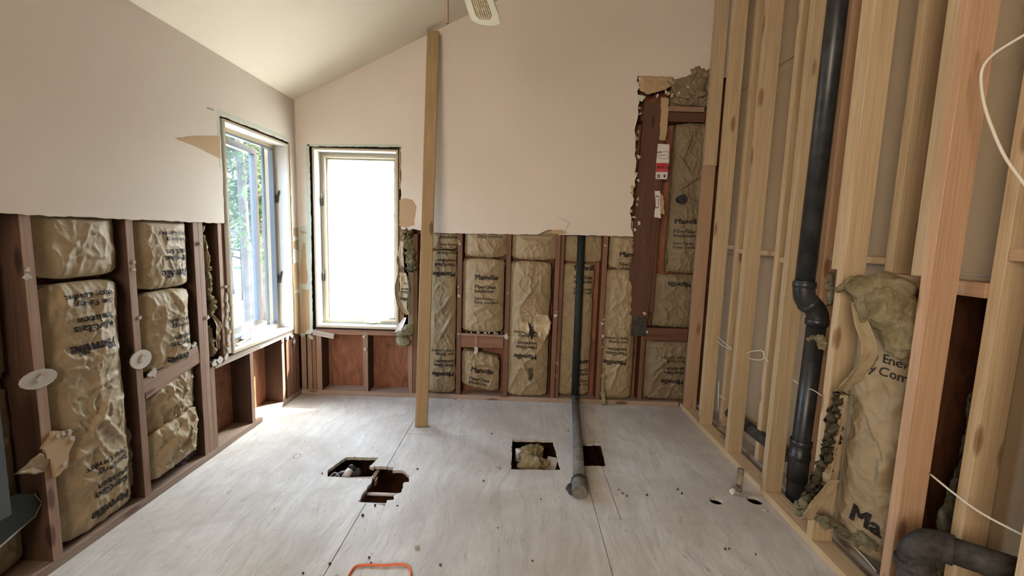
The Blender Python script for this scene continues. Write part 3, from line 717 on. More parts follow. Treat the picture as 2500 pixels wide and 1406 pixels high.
# nail-torn lumps on studs
for i, (px, py, r) in enumerate(((1120, 590, .022), (1123, 595, .015), (1119, 700, .012), (1121, 720, .02), (1120, 815, .02), (1236, 820, .03), (1240, 715, .008), (1357, 770, .02), (1359, 760, .014), (1478, 600, .016), (1470, 790, .018), (1472, 820, .026), (1470, 845, .022), (1474, 780, .012), (1579, 810, .02), (1573, 765, .02), (1572, 590, .01), (978, 605, .014), (979, 640, .012), (980, 745, .016), (978, 790, .016), (893, 853, .018), (889, 822, .016))):
    scrap(FB, *B2(px, py), .001, r, 500+i, WB, M['gyp'] if i % 4 else M['oldlight'])
for i, (px, py, r) in enumerate(((740, 818, .03), (760, 822, .03), (775, 812, .02), (975, 792, .02))): scrap(FB, *B2(px, py), .004, r, 560+i, WB)

# ---- batts in the back wall
def U(px, py=750): return uB(px, py)
def Z(px, py): return zB(px, py)
SVE2 = [("Save Energy", .033, .010, 0), ("Enjoy Comfort", .033, .010, -.032)]
FGS = BLOCK[1:]
batt(FB, U(1044), U(1116), 1.27, 1.55, 'short upper batt just right of the wooden post', base=-.03, bulge=.045, crum=.012, seed=20, texts=[(U(1072), 1.47, 0, FGS, 1.0)], sag=0)
batt(FB, U(1042), U(1112), .045, 1.262, 'tall batt between wooden post and first stud, two upside-down prints', base=-.03, bulge=.04, crum=.014, seed=21,
     texts=[(U(1111), 1.085, RO, BLOCK, .98), (U(1111), .235, RO, BLOCK, .98)], folds=((-.60, .62, 1.1, .02, .02), (-.57, .5, 2, .015, .012)))
batt(FB, U(1131), U(1234), 1.215, 1.55, 'rounded upper batt in second bay right of post', base=-.035, bulge=.06, crum=.016, seed=22, texts=[(U(1163), 1.41, 0, SVE2, 1.0)])
batt(FB, U(1128), U(1229), .585, 1.205, 'batt with upright print above small blocking board', base=-.035, bulge=.055, crum=.013, seed=23,
     texts=[(U(1160, 680), 1.035, -.015, BLOCK, 1.0)], folds=((-.30, .80, .5, .03, .014), (-.22, .75, 2.4, .02, .01)))
batt(FB, U(1128), U(1222), .12, .44, 'crooked sagging batt under the small blocking board', base=-.045, bulge=.055, crum=.026, seed=24, tilt=-.20, texts=[(U(1152), .255, -.17, BLOCK[:3], 1.0)], folds=((-.3, .35, .1, .02, .02),))
batt(FB, U(1246), U(1356), 1.205, 1.55, 'blank upper batt left of the green drain pipe', base=-.035, bulge=.055, crum=.012, seed=25)
t, sf = batt(FB, U(1242), U(1343), .045, 1.195, 'tall batt with burst paper flap and upside-down print', base=-.03, bulge=.05, crum=.016, seed=26,
     texts=[(U(1310, 860), .415, RO, BLOCK, 1.0)], folds=((.07, .30, 2.0, .02, .02), (-.02, .2, 1.2, .02, .015), (.1, .95, 1.0, .02, .012)))
paper_flap(FB, [B2(1305, 800), B2(1302, 775), B2(1312, 762), B2(1335, 766), B2(1345, 785), B2(1338, 812), B2(1326, 830), B2(1314, 815)], .045, M['paperback'], t, seed=5, bend=.035)
paper_flap(FB, [B2(1268, 793), B2(1288, 778), B2(1293, 800), B2(1290, 812), B2(1275, 805)], .035, M['paperback'], t, seed=7, bend=.025)
paper_flap(FB, [B2(1288, 785), B2(1296, 792), B2(1305, 810), B2(1298, 828), B2(1290, 812)], .03, M['gap'], t, name='dark_tear', seed=6, bend=.004)
slab('mould_stain', FB, jag([B2(1290, 898), B2(1300, 897), B2(1301, 915), B2(1296, 932), B2(1290, 922)], .004, .012, 6, True), [], sf(.09, .25)-.002, sf(.09, .25)+.003, M['mould'], t)
batt(FB, U(1368), U(1470), 1.195, 1.55, 'upper batt crossing behind the green drain pipe', base=-.10, bulge=.03, crum=.016, seed=27)
batt(FB, U(1368), U(1450), .045, 1.185, 'tall batt behind the green drain pipe, upright print', base=-.085, bulge=.035, crum=.013, seed=28,
     texts=[(U(1405, 640), 1.13, 0, BLOCK, 1.0), (U(1403, 890), .335, 0, BLOCK, 1.0)], folds=((.48, .6, 1.5, .02, .015),))
batt(FB, U(1482), U(1550), 1.155, 1.55, 'short upper batt beside the wide dark board', base=-.04, bulge=.05, crum=.016, seed=29, texts=[(U(1512, 610), 1.255, 0, BLOCK[:3], 1.0)])
batt(FB, U(1476), U(1556), .045, 1.150, 'tall batt left of the wide dark board', base=-.045, bulge=.05, crum=.016, seed=30,
     texts=[(U(1530, 870), .385, RO, BLOCK, 1.0)], folds=((.83, .25, 1.3, .02, .02),))
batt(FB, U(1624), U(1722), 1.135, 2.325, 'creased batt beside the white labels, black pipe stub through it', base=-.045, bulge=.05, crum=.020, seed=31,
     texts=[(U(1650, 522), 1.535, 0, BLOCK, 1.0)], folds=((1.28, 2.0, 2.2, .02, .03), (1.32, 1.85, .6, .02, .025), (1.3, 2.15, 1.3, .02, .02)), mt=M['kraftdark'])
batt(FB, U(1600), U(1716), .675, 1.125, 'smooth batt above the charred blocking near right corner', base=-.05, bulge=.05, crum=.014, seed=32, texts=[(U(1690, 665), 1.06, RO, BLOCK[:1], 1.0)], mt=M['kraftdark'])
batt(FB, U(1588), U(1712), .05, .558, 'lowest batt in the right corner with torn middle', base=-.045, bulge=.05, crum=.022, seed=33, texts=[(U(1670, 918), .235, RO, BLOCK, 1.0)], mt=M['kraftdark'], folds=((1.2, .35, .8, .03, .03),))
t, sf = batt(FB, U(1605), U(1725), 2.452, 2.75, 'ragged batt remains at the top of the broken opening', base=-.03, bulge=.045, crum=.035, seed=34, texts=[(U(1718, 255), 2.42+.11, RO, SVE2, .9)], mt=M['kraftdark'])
paper_flap(FB, [B2(1562, 188), B2(1640, 190), B2(1650, 205), B2(1620, 222), B2(1580, 232), B2(1560, 222)], .014, M['brownpaper'], t, seed=15, bend=.012)
paper_flap(FB, [B2(1625, 200), B2(1680, 190), B2(1722, 192), B2(1720, 235), B2(1690, 245), B2(1650, 240)], .014, M['kraftdark'], t, seed=16, bend=.03)
for i in range(14): scrap(FB, *B2(1600+random.random()*115, 200+random.random()*45), .02, random.uniform(.008, .02), 600+i, t, M[random.choice(['gyp', 'brownpaper', 'kraftdark'])], 'gypsum_crumb')
# yellow wool peeping
t = thing('insulation_strip', FB(U(1362), .05, -.03), 'thin yellow fibreglass sliver left of green drain pipe foot', 'insulation')
rope('wool', smooth_path([FB(U(1361, 900), .045, -.03), FB(U(1362, 850), .25, -.02), FB(U(1366, 750), .6, -.03)], 12), .011, M['fluff'], t, 4)
t = thing('insulation_strip', FB(U(1473, 960), .0, 0), 'yellow fibreglass tuft at foot of the stud right of drain pipe', 'insulation')
rope('wool', smooth_path([FB(U(1475, 985), .01, .02), FB(U(1473, 940), .12, .0), FB(U(1476, 900), .3, -.03)], 12), .022, M['fluff'], t, 5)
# rags of batt beside window 2
t = thing('insulation_batt', FB(-.94, .45, .02), 'shredded hanging batt between back window and wooden post', 'insulation')
P = smooth_path([FB(-.93, 1.38, .0), FB(-.90, 1.25, .02), FB(-.885, 1.08, .03)], 10); rope('wool_core', P, .040, M['batt_green'], t, 6, amp=.5)
rope('wool_core', smooth_path([FB(-.955, 1.36, .02), FB(-.93, 1.40, .03), FB(-.885, 1.385, .03)], 8), .03, M['fluff'], t, 7, amp=.7)
ribbon('kraft_facing', [FB(-.955, 1.33, .05), FB(-.96, 1.22, .055), FB(-.945, 1.12, .05)], [.035, .05, .03], (1, -.5, 0), M['kraft'], t, seed=1)
ribbon('kraft_facing', [FB(-.955, 1.07, .02), FB(-.935, .95, .045), FB(-.945, .80, .045), FB(-.91, .72, .03)], [.06, .085, .08, .03], (1, -.3, 0), M['kraft'], t, seed=2)
lettering(FB, lambda a, b: .062, -.90, .87, RO, [("ville", .058, .032, 0), ("Glass", .041, .022, -.074), ("ation", .041, .022, -.108), ("ergy", .033, .01, -.168)], .72, (-.985, -.895, .7, 1.12), t)
ribbon('dark_flange', [FB(-.985, 1.05, .04), FB(-.998, .95, .05), FB(-.985, .82, .05), FB(-.95, .72, .04)], [.02, .035, .03, .01], (1, .2, 0), M['kraftdark'], t, seed=3)
ribbon('dark_flange', [FB(-.975, 1.25, .03), FB(-.985, 1.17, .04), FB(-.965, 1.09, .04)], [.02, .035, .02], (1, .2, 0), M['kraftdark'], t, seed=4)
lumps('wool_core', [(FB(-.945, .50, .03), (.055, .04, .05)), (FB(-.91, .58, .02), (.045, .035, .06)), (FB(-.95, .56, .035), (.05, .035, .03))], M['batt_green'], t, .35, 4, 14, 3)
ribbon('kraft_facing', [FB(-.925, .70, .04), FB(-.955, .64, .07), FB(-.985, .585, .06)], [.02, .06, .07], (1, -.3, .3), M['paper'], t, seed=5)
wbox('core_strip', FB, -.915, -.865, .55, 1.36, -.05, .012, M['kraftdark'], t, .01)
# labels
t = thing('paper_label', FB(1.14, 1.86, 0), 'white sticker with a red band stapled beside the wide dark board', 'label')
lp = [B2(1606, 351), B2(1634, 353), B2(1633, 395), B2(1628, 438), B2(1600, 437), B2(1602, 395)]
slab('label_paper', FB, lp, [], .002, .004, M['paper'], t)
slab('red_band', FB, [B2(1602, 398), B2(1632, 398), B2(1631, 420), B2(1601, 420)], [], .004, .0045, M['red'], t)
flat = lambda a, b: .0046
lettering(FB, flat, *B2(1603, 411), -.02, [("ANOSA", .034, .012, 0)], .95, (0, 3, 0, 3), t, M['paper'], off=.0003)
pa, pb = B2(1604, 416), B2(1629, 416); tube('printed_line', [FB(*pa, .0047), FB(*pb, .0047)], .0010, M['paper'], t, 5)
lettering(FB, flat, *B2(1604, 380), .12, [("KEN", .022, .008, .018), ("membrane", .017, .005, -.006)], .9, (0, 3, 0, 3), t, off=0)
for (a, b, c, d) in ((1604, 372, 1630, 370), (1604, 386, 1630, 388), (1630, 370, 1631, 388)):
    pa, pb = B2(a, b), B2(c, d); tube('printed_line', [FB(*pa, .0045), FB(*pb, .0045)], .0011, M['ink'], t, 5)
slab('printed_square', FB, [B2(1604, 426), B2(1611, 426), B2(1611, 434), B2(1604, 434)], [[B2(1606, 428), B2(1609, 428), B2(1609, 432), B2(1606, 432)]], .004, .0045, M['ink'], t)
slab('printed_mark', FB, [B2(1619, 427), B2(1627, 426), B2(1623, 429), B2(1625, 434), B2(1620, 433)], [], .004, .0045, M['ink'], t)
t = thing('paper_label', FB(1.12, 1.58, 0), 'narrow torn white sticker below the red-banded one', 'label')
slab('label_paper', FB, jag([B2(1598, 466), B2(1611, 466), B2(1611, 500), B2(1613, 533), B2(1597, 530), B2(1600, 500)], .002, .02, 3, True), [], .002, .004, M['paper'], t)
slab('torn_backing', FB, jag([B2(1611, 468), B2(1620, 480), B2(1622, 525), B2(1612, 520)], .004, .015, 4, True), [], -.002, .0, M['brownpaper'], t)
slab('printed_frame', FB, [B2(1600, 478), B2(1608, 478), B2(1607, 508), B2(1599, 508)], [[B2(1601, 480), B2(1607, 480), B2(1606, 506), B2(1600, 506)]], .004, .0044, M['ink'], t)
t = thing('paper_strip', FB(1.18, 1.9, 0), 'brown paper strip dangling above the red-banded sticker', 'paper')
slab('strip', FB, jag([B2(1614, 238), B2(1632, 240), B2(1630, 300), B2(1625, 343), B2(1610, 343), B2(1612, 290)], .004, .02, 5, True), [], .001, .003, M['brownpaper'], t)
# black capped stub through batt
t = thing('pipe_stub', FB(1.33, 1.685, 0), 'black capped pipe stub poking through the creased batt', 'pipe')
p = FB(*B2(1661, 487), -.02); tube('pipe', [p-FB.N*.1, p+FB.N*.07], .030, M['abs'], t, 20); collar('cap', p+FB.N*.065, FB.N, .035, .03, M['abs'], t)

# ================================================================ WINDOWS
def window(name, F, w, lever_side, screen, opened):
    t = struct(name, F((w[0]+w[1])/2, w[2], 0)); u0, u1, z0, z1 = w
    # black building paper in the shim gap
    slab('building_paper', F, [(u0-.022, z0-.018), (u1+.022, z0-.018), (u1+.022, z1+.02), (u0-.022, z1+.02)], [[(u0-.002, z0-.002), (u1+.002, z0-.002), (u1+.002, z1+.002), (u0-.002, z1+.002)]], SH, -.012, M['gap'], t)
    jd0, jd1 = -.125, .012
    wbox('jamb_board', F, u0, u0+.016, z0, z1, jd0, jd1, M['trim'], t); wbox('jamb_board', F, u1-.016, u1, z0, z1, jd0, jd1, M['trim'], t)
    wbox('jamb_board', F, u0+.016, u1-.016, z1-.016, z1, jd0, jd1, M['trim'], t); wbox('sill_board', F, u0+.016, u1-.016, z0, z0+.020, jd0, jd1+.001, M['trim'], t)
    # raw wood front edges
    slab('raw_edge', F, [(u0, z0), (u1, z0), (u1, z1), (u0, z1)], [[(u0+.015, z0+.019), (u1-.015, z0+.019), (u1-.015, z1-.015), (u0+.015, z1-.015)]], jd1+.0005, jd1+.002, M['cream'], t)
    # fixed frame
    fu0, fu1, fz0, fz1 = u0+.016, u1-.016, z0+.020, z1-.016
    ft = .030
    slab('window_frame', F, [(fu0, fz0), (fu1, fz0), (fu1, fz1), (fu0, fz1)], [[(fu0+ft, fz0+ft), (fu1-ft, fz0+ft), (fu1-ft, fz1-ft), (fu0+ft, fz1-ft)]], -.15, -.085, M['alu'] if not opened else M['cream'], t)
    slab('frame_gasket', F, [(fu0+ft-.004, fz0+ft-.004), (fu1-ft+.004, fz0+ft-.004), (fu1-ft+.004, fz1-ft+.004), (fu0+ft-.004, fz1-ft+.004)], [[(fu0+ft+.009, fz0+ft+.009), (fu1-ft-.009, fz0+ft+.009), (fu1-ft-.009, fz1-ft-.009), (fu0+ft+.009, fz1-ft-.009)]], -.12, -.082, M['bronze'] if opened else M['cream'], t)
    a0, a1, b0, b1 = fu0+ft+.006, fu1-ft-.006, fz0+ft+.006, fz1-ft-.006
    if opened:
        ang = math.radians(-6.5); hinge = F(a0, 0, -.150)
        U2 = (F.U*math.cos(ang)+F.N*math.sin(ang)); G = Frame(hinge, U2, F.N*math.cos(ang)-F.U*math.sin(ang)); wd = a1-a0
        s = .045
        sa = slab('sash', G, [(0, b0), (wd, b0), (wd, b1), (0, b1)], [[(s, b0+s), (wd-s, b0+s), (wd-s, b1-s), (s, b1-s)]], -.022, .018, M['bronze'], t)
        slab('glass_pane', G, [(s-.004, b0+s-.004), (wd-s+.004, b0+s-.004), (wd-s+.004, b1-s+.004), (s-.004, b1-s+.004)], [], -.004, .0, M['dustyglass'], sa)
        # edge frame of the hinge-side track
        wbox('screen_stile', F, a1-.075, a1-.050, b0, b1, -.135, -.118, M['bronze'], t)
        tube('crank_arm', [F(u0+.25, z0+.05, -.115), F(u0+.42, z0+.055, -.15), F(u0+.47, z0+.052, -.27)], .007, M['handle'], t, 8)
    else:
        s = .018
        sa = slab('sash', F, [(a0, b0), (a1, b0), (a1, b1), (a0, b1)], [[(a0+s, b0+s), (a1-s, b0+s), (a1-s, b1-s), (a0+s, b1-s)]], -.145, -.115, M['alu'], t)
        slab('glass_pane', F, [(a0+s-.004, b0+s-.004), (a1-s+.004, b0+s-.004), (a1-s+.004, b1-s+.004), (a0+s-.004, b1-s+.004)], [], -.134, -.130, M['glass'], sa)
        slab('insect_screen', F, [(a0+.004, b0+.004), (a1-.004, b0+.004), (a1-.004, b1-.004), (a0+.004, b1-.004)], [], -.111, -.1105, M['screen'], t)
    # crank on the sill
    cu = (u0+u1)/2+(.10 if not opened else -.12)
    lumps('crank_housing', [(F(cu, z0+.045, -.07), (.045 if F is FB else .022, .022 if F is FB else .045, .014))], M['handle'], t, .0, 3)
    tube('crank_handle', smooth_path([F(cu-.01, z0+.060, -.068), F(cu+.03, z0+.052, -.05), F(cu+.075, z0+.045, -.045)], 5), .007, M['handle'], t, 10)
    tube('crank_handle', smooth_path([F(cu+.01, z0+.058, -.068), F(cu-.03, z0+.050, -.05), F(cu-.06, z0+.045, -.045)], 5), .006, M['handle'], t, 10)
    # lock levers
    lu = (u1-.024) if lever_side > 0 else (u0+.030)
    for z in (z0+.42, z0+1.05):
        l = tube('lock_lever', [F(lu, z-.035, -.078), F(lu, z+.01, -.072), F(lu-.004*lever_side, z+.055, -.055)], [.010, .009, .004], M['dark'], t, 8)
        wbox('lever_plate', F, lu-.010, lu+.010, z-.04, z+.02, -.086, -.079, M['dark'], l, 0)
    return t
window('window_1', FLW, W1, 1, False, True)
window('window_2', FB, W2, -1, True, False)
# debris on the sill of window 1
t = thing('wood_splinter', FLW(2.86, .612, -.03), 'grey splintered stick lying on the left window sill', 'debris')
beam('stick', FLW(2.80, .618, -.035), FLW(3.03, .622, -.075), .012, .018, M['sill'], t, (0, 0, 1))

# ================================================================ WALL RIGHT (old partition, behind) and new stud wall
WO = struct('wall_right', (XD, 0, 0))
FR = Frame((XD, 0, 0), (0, -1, 0), (-1, 0, 0))
for (y0, y1, z0, z1) in ((-2.6, 1.42, .0, 1.30), (1.83, 3.57, .0, 1.30), (1.425, 1.825, 1.235, 1.30), (-2.6, 1.22, 1.305, 2.52), (1.225, 3.56, 1.305, 2.52), (-2.6, 3.56, 2.525, 4.2)):
    wbox('drywall_panel', FR, -y1, -y0, z0, z1, -.013, 0, M['boardback'], WO, .001)
slab('light_block_board', Frame((1.93, 0, 0), (0, -1, 0), (-1, 0, 0)), [(-3.73, -.3), (2.7, -.3), (2.7, 4.3), (-3.73, 4.3)], [], -.05, 0, M['sheath'], WO)  # added board behind the partition; blocks leaking sun, keeps the open bay dark
wbox('bottom_plate', FR, -3.55, 2.6, 0, .038, .001, XD-X2, M['sill'], WO)
YS2 = [3.12, 2.615, 2.222, 1.815, 1.399, .99, .58]
for i, y in enumerate(YS2):
    zlo = .038 if i != 3 else 1.285
    wbox('stud', FR, -y-.038, -y, zlo, ceil(1.55)-.02, .002, XD-X2-(.0 if i != 2 else .0), M['pine'] if i != 2 else M['pine_pink'], WO)
# blocks between old studs
for (a, b, z, th, m_) in ((3.158, 3.52, 1.36, .03, 'pine'), (2.655, 3.12, 1.335, .032, 'pine'), (2.262, 2.615, 1.30, .032, 'pine'), (1.855, 2.20, 1.335, .03, 'pine')):
    wbox('blocking_board', FR, -b, -a, z-th/2, z+th/2, .003, .080, M[m_], WO)
wbox('blocking_rail', FR, -1.85, -1.437, 1.235, 1.285, .003, .10, M['pine_pink'], WO)
wbox('blocking_rail', FR, -1.397, -1.03, 1.36, 1.40, .003, .088, M['pine_pink'], WO)
tube('seam_tape', [FR(-3.5, 1.303, .003), FR(-.5, 1.303, .003)], .0022, M['gyp'], WO, 6)
# chalk-like scratches on the board
for (a, b) in (((1890, 188), (1937, 158)), ((2030, 100), (2055, 84)), ((1825, 230), (1841, 220))):
    pa, pb = plane(*a, 0, XD-.003), plane(*b, 0, XD-.003); tube('scratch', [pa, pb], .0022, M['gyp'], WO, 5)

WN = thing('stud_wall', (XR, 2.0, 0), 'new pale pine stud wall with open bays along the right side', 'wall framing')
FN = Frame((XR, 0, 0), (0, -1, 0), (-1, 0, 0))     # n>0 towards the room
wbox('bottom_plate', FN, -3.56, 1.0, 0, .038, -.090, 0, M['pine'], WN)
YN = [3.450, 3.144, 2.710, 2.276, 1.885, 1.485, 1.085, .68]
for i, y in enumerate(YN):
    m_ = 'pine'
    if i in (0, 5): m_ = 'pine_pink'
    top = ceil(XR)-.015
    if i == 0:
        wbox('stud', FN, -y-.038, -y, .038, 1.975, -.090, .004, M['pine_pink'], WN)
        beam('stud', FN(-y-.019, 1.976, -.048), FN(-y-.019, top, -.048), .038, .095, M['pine'], WN, FN.U)
    else: wbox('stud', FN, -y-.038, -y, .038, top, -.090, .004, M[m_], WN)
wbox('stud', FN, -1.885-.076, -1.885-.0385, 1.289, ceil(XR)-.015, -.090, .003, M['pine'], WN)
wbox('stud', FN, -1.485-.080, -1.485-.0385, 1.296, ceil(XR)-.015, -.090, .003, M['pine'], WN)
wbox('top_plate', FN, -3.5, 1.0, ceil(XR)-.015, ceil(XR)+.01, -.088, .0, M['pine'], WN)

# ================================================================ PIPES
def abs_text(parent, p, r): pass
VX, VY = 1.552, 2.289-.045
t = thing('vent_pipe', (VX, VY, 0), 'tall black plastic drain stack with offset elbows inside right stud wall', 'pipe')
r = .044
pt = plane(2050, 0, 1, VY); P0 = V((VX-.018, VY, -.2)); zt = 3.5
up0 = V((1.462, VY, 1.19)); 
lo_top = V((VX-.006, VY, 1.0))
tube('lower_pipe', [P0, V((VX-.018, VY, .3)), lo_top], r, M['abs'], t, 28)
e1 = smooth_path([lo_top-V((0, 0, .02)), lo_top+V((0, 0, .03)), lo_top+V((-.025, 0, .075)), lo_top+V((-.07, 0, .115)), up0+V((0, 0, -.03)), up0+V((0, 0, .02))], 8)
tube('elbow', e1, r+.005, M['abs'], t, 28)
collar('hub', lo_top+V((0, 0, .0)), (0, 0, 1), r+.009, .03, M['abs'], t)
collar('hub', lo_top+V((-.052, 0, .095)), (-.75, 0, .65), r+.009, .028, M['abs'], t)
collar('hub', up0, (0, 0, 1), r+.009, .03, M['abs'], t)
tube('upper_pipe', [up0, V((1.487, VY, 3.9))], r, M['abs'], t, 28)
collar('wye_hub', (VX-.018, VY, .27), (0, 0, 1), r+.008, .035, M['abs'], t); collar('wye_hub', (VX-.018, VY, .345), (0, 0, 1), r+.008, .03, M['abs'], t)
tube('wye_body', [(VX-.018, VY, .13), (VX-.018, VY, .36)], r+.005, M['abs'], t, 28)
t = thing('drain_pipe', (1.53, 2.7, .12), 'old horizontal black drain pipe running low behind new studs', 'pipe')
tube('pipe', smooth_path([(1.53, 3.0, .19), (1.535, 2.6, .20), (1.537, 2.36, .215), (1.535, 2.31, .24)], 6), .036, M['ironblack'], t, 20)
collar('collar', (1.535, 2.45, .205), (0, 1, 0), .042, .04, M['ironblack'], t)
# copper-ish riser strip behind second bay
# green-black drain on the back wall and the grey pipe on the floor
t = thing('drain_pipe', FB(uB(1402, 960), 0, .03), 'dark green vertical drain pipe in front of back wall batts', 'pipe')
a = V((uB(1403, 960), D-.035, .10)); b = V((uB(1421, 575), D-.035, 1.50))
b = FB(uB(1421, 575), 1.50, -.040); a = FB(uB(1403, 960), .055, .015)
tube('pipe', [a, b], .031, M['greenpipe'], t, 24); collar('collar', a+V((0, 0, .015)), (0, 0, 1), .037, .03, M['ironblack'], t)
t = thing('drain_pipe', (.40, 2.8, 0), 'dusty grey cast iron pipe lying on the floor, running to the back wall', 'pipe')
g0, g1 = V((a.x, D-.04, .06)), V((.36, 2.20, .036))
tube('pipe', [g0, g0+(g1-g0)*.5+V((.004, 0, 0)), g1], [.030, .032, .035], M['iron'], t, 24)
dv = (g1-g0).normalized(); collar('coupling', g1-dv*.05, dv, .041, .10, M['iron'], t); collar('coupling_band', g1-dv*.10, dv, .045, .02, M['ironblack'], t)
lumps('tar_lump', [(V((.325, 2.26, .02)), (.025, .05, .02))], M['ironblack'], t, .4, 4, 20)
# bottom right elbow
t = thing('drain_pipe', (1.40, 1.36, 0), 'old black drain pipe elbow at the bottom right corner', 'pipe')
q0 = plane(2236, 1400, 1, 1.30); q1 = plane(2238, 1345, 1, 1.31); q2 = plane(2300, 1335, 1, 1.30); q3 = plane(2400, 1368, 1, 1.24); q4 = plane(2560, 1420, 1, 1.16)
tube('riser', [V((q0.x, q0.y, .0)), q0, q1-V((0, 0, .02))], .047, M['ironblack'], t, 24)
tube('elbow', smooth_path([q1-V((.0, 0, .05)), q1-V((0, 0, .01)), q1+V((.028, 0, .022)), q2, q2+(q3-q2)*.3], 8), .046, M['ironblack'], t, 24)
collar('hub', q1-V((0, 0, .045)), (0, 0, 1), .053, .025, M['ironblack'], t); 
tube('pipe', [q2, q3, q4], .040, M['ironblack'], t, 24)

# ================================================================ CABLES
def cable(label, pts, r=.0035, mt='wire', name='cable', sm=6):
    o = tube(name, smooth_path(pts, sm), r, M[mt], None, 8); return tag(o, label, 'cable')
c = lambda px, py, X: plane(px, py, 0, X)
cable('white cable loop curving down across studs at the top right', [c(2560, 55, 1.40), c(2490, 92, 1.385), c(2420, 138, 1.375), c(2396, 180, 1.375), c(2402, 250, 1.375), c(2425, 320, 1.38), c(2455, 385, 1.39), c(2500, 448, 1.40), c(2540, 500, 1.42)], .0042)
cable('white cable sagging to the right edge low behind pink stud', [c(2272, 1158, 1.46), c(2330, 1205, 1.45), c(2400, 1255, 1.45), c(2515, 1315, 1.44)], .0035)
cable('upper pale wire between second and third new studs', [c(1752, 820, 1.44), c(1763, 832, 1.43), c(1775, 842, 1.42), c(1786, 850, 1.42)], .003)
cable('lower pale wire between second and third new studs', [c(1752, 832, 1.46), c(1764, 844, 1.45), c(1776, 849, 1.44), c(1785, 853, 1.43)], .003)
cable('upper pale wire looped between third and fourth new studs', [c(1825, 861, 1.45), c(1840, 857, 1.44), c(1862, 857, 1.44), c(1866, 870, 1.44), c(1876, 883, 1.43)], .003)
cable('lower pale wire looped between third and fourth new studs', [c(1825, 873, 1.47), c(1843, 878, 1.46), c(1860, 878, 1.46), c(1866, 872, 1.46)], .003)
cable('pale wire passing behind the black drain stack', [c(1918, 912, 1.50), c(1935, 925, 1.51), c(1960, 945, 1.53), c(1985, 952, 1.51), c(2006, 966, 1.48)], .003)
cable('short pale wire low between second and third new studs', [c(1752, 962, 1.48), c(1762, 969, 1.47), c(1772, 976, 1.46)], .0028)
tag(tube('conduit_rod', [c(1755, 930, 1.50), c(1753, 1000, 1.50)], .003, M['wire'], None, 8), 'thin white rod upright between first and second new studs', 'cable')
cable('pair of white wires lying along plate at the lower right', [FL(2040, 1290, .05), FL(2080, 1330, .045), FL(2110, 1360, .04), FL(2140, 1395, .04)], .004)
cable('orange cord end looping on the plywood at the bottom', [V((-.66, 1.50, .005)), V((-.655, 1.60, .005)), V((-.645, 1.655, .005)), V((-.60, 1.668, .005)), V((-.53, 1.668, .006)), V((-.46, 1.678, .006)), V((-.425, 1.665, .006)), V((-.405, 1.62, .006)), V((-.40, 1.52, .005))], .0048, 'orange', 'extension_cord')

# ================================================================ BIG TORN BATT ON THE RIGHT
FT = Frame((1.395, 1.835, 0), (.13, -.36, 0), (-.36, -.13, 0))
def T(px, py, n=0):
    d = _f + RT*((px-1250)/FPX) - UP*((py-703)/FPX); o = V((0, 0, CZ)); q = FT.O+FT.N*n
    return o+d*((q-o).dot(FT.N)/d.dot(FT.N))
def TU(px, py): q = T(px, py)-FT.O; return (q.dot(FT.U), q.z)
ue, ze = TU(2126, 876); um, zm = TU(2072, 1262)
t, sf = batt(FT, .015, .285, .12, 1.08, 'large loose batt torn open between new studs, yellow wool spilling out', base=-.05, bulge=.05, crum=.016, seed=60,
     texts=[(um, zm, -.10, [("Ma", .10, .042, 0)], 1.0), (ue, ze, -.05, [("e Energy", .050, .014, 0), ("y Comfort", .050, .014, -.052)], 1.0)],
     folds=((.20, .52, 1.5, .03, .03), (.26, .45, 1.0, .03, .02), (.18, .62, 2.2, .02, .02)), group=None, core=False, tilt=0)
lumps('wool', [(T(2150, 745, .05), (.06, .11, .10)), (T(2195, 790, .03), (.05, .10, .12)), (T(2110, 705, .05), (.05, .09, .05)), (T(2165, 705, .03), (.06, .10, .06)), (T(2225, 830, .0), (.04, .07, .09))], M['fluff'], t, .22, 5, 9, 4)
rope('wool_tuft', smooth_path([T(2110, 690, .06), T(2080, 682, .07), T(2055, 700, .07), T(2044, 712, .07)], 10), .013, M['fluff'], t, 12)
ribbon('kraft_strip', [T(2085, 735, .07), T(2103, 790, .08), T(2121, 842, .085), T(2112, 885, .08), T(2075, 928, .07), T(2048, 955, .05)], [.02, .045, .05, .06, .06, .04], (.8, -.5, .35), M['kraft'], t, curl=.01, seed=7)
ribbon('kraft_flange', [T(2062, 962, .03), T(2048, 1030, .035), T(2030, 1110, .04), T(2015, 1180, .05)], [.03, .035, .035, .035], FT.U, M['kraft'], t, curl=.003, seed=8)
ribbon('kraft_flange', [T(2035, 1172, .08), T(2010, 1205, .09), T(1985, 1240, .10), T(1968, 1268, .10)], [.04, .055, .06, .04], (.7, -.3, .35), M['kraft'], t, curl=.006, seed=9)
rope('mouldy_wool', smooth_path([T(2052, 960, .02), T(2042, 1010, .03), T(2028, 1075, .035), T(2012, 1130, .04), T(1990, 1185, .06), T(1960, 1238, .08)], 16), [.020]*97, M['mould'], t, 13, amp=1.15)
lumps('wool', [(T(1958, 1238, .08), (.03, .04, .03)), (T(2010, 1272, .05), (.028, .035, .022)), (T(2055, 1292, .02), (.03, .04, .018)), (T(2110, 1312, .0), (.03, .045, .018)), (T(2085, 1318, .02), (.02, .03, .015))], M['batt_green'], t, .7, 5, 26, 8)
t = thing('insulation_tuft', (1.44, 2.1, .8), 'wisp of yellow wool caught between black stack and fifth new stud', 'insulation')
rope('wool', smooth_path([c(2015, 838, 1.40), c(1998, 830, 1.42), c(1985, 822, 1.45), c(1970, 832, 1.47)], 8), .010, M['fluff'], t, 14, amp=1.0)
lumps('wool', [(c(2008, 835, 1.42), (.02, .03, .035))], M['fluff'], t, .6, 4, 25, 2)
t = thing('insulation_tuft', (1.44, 1.95, 1.15), 'grey wool fluff stuck behind fifth new stud below its upper ply', 'insulation')
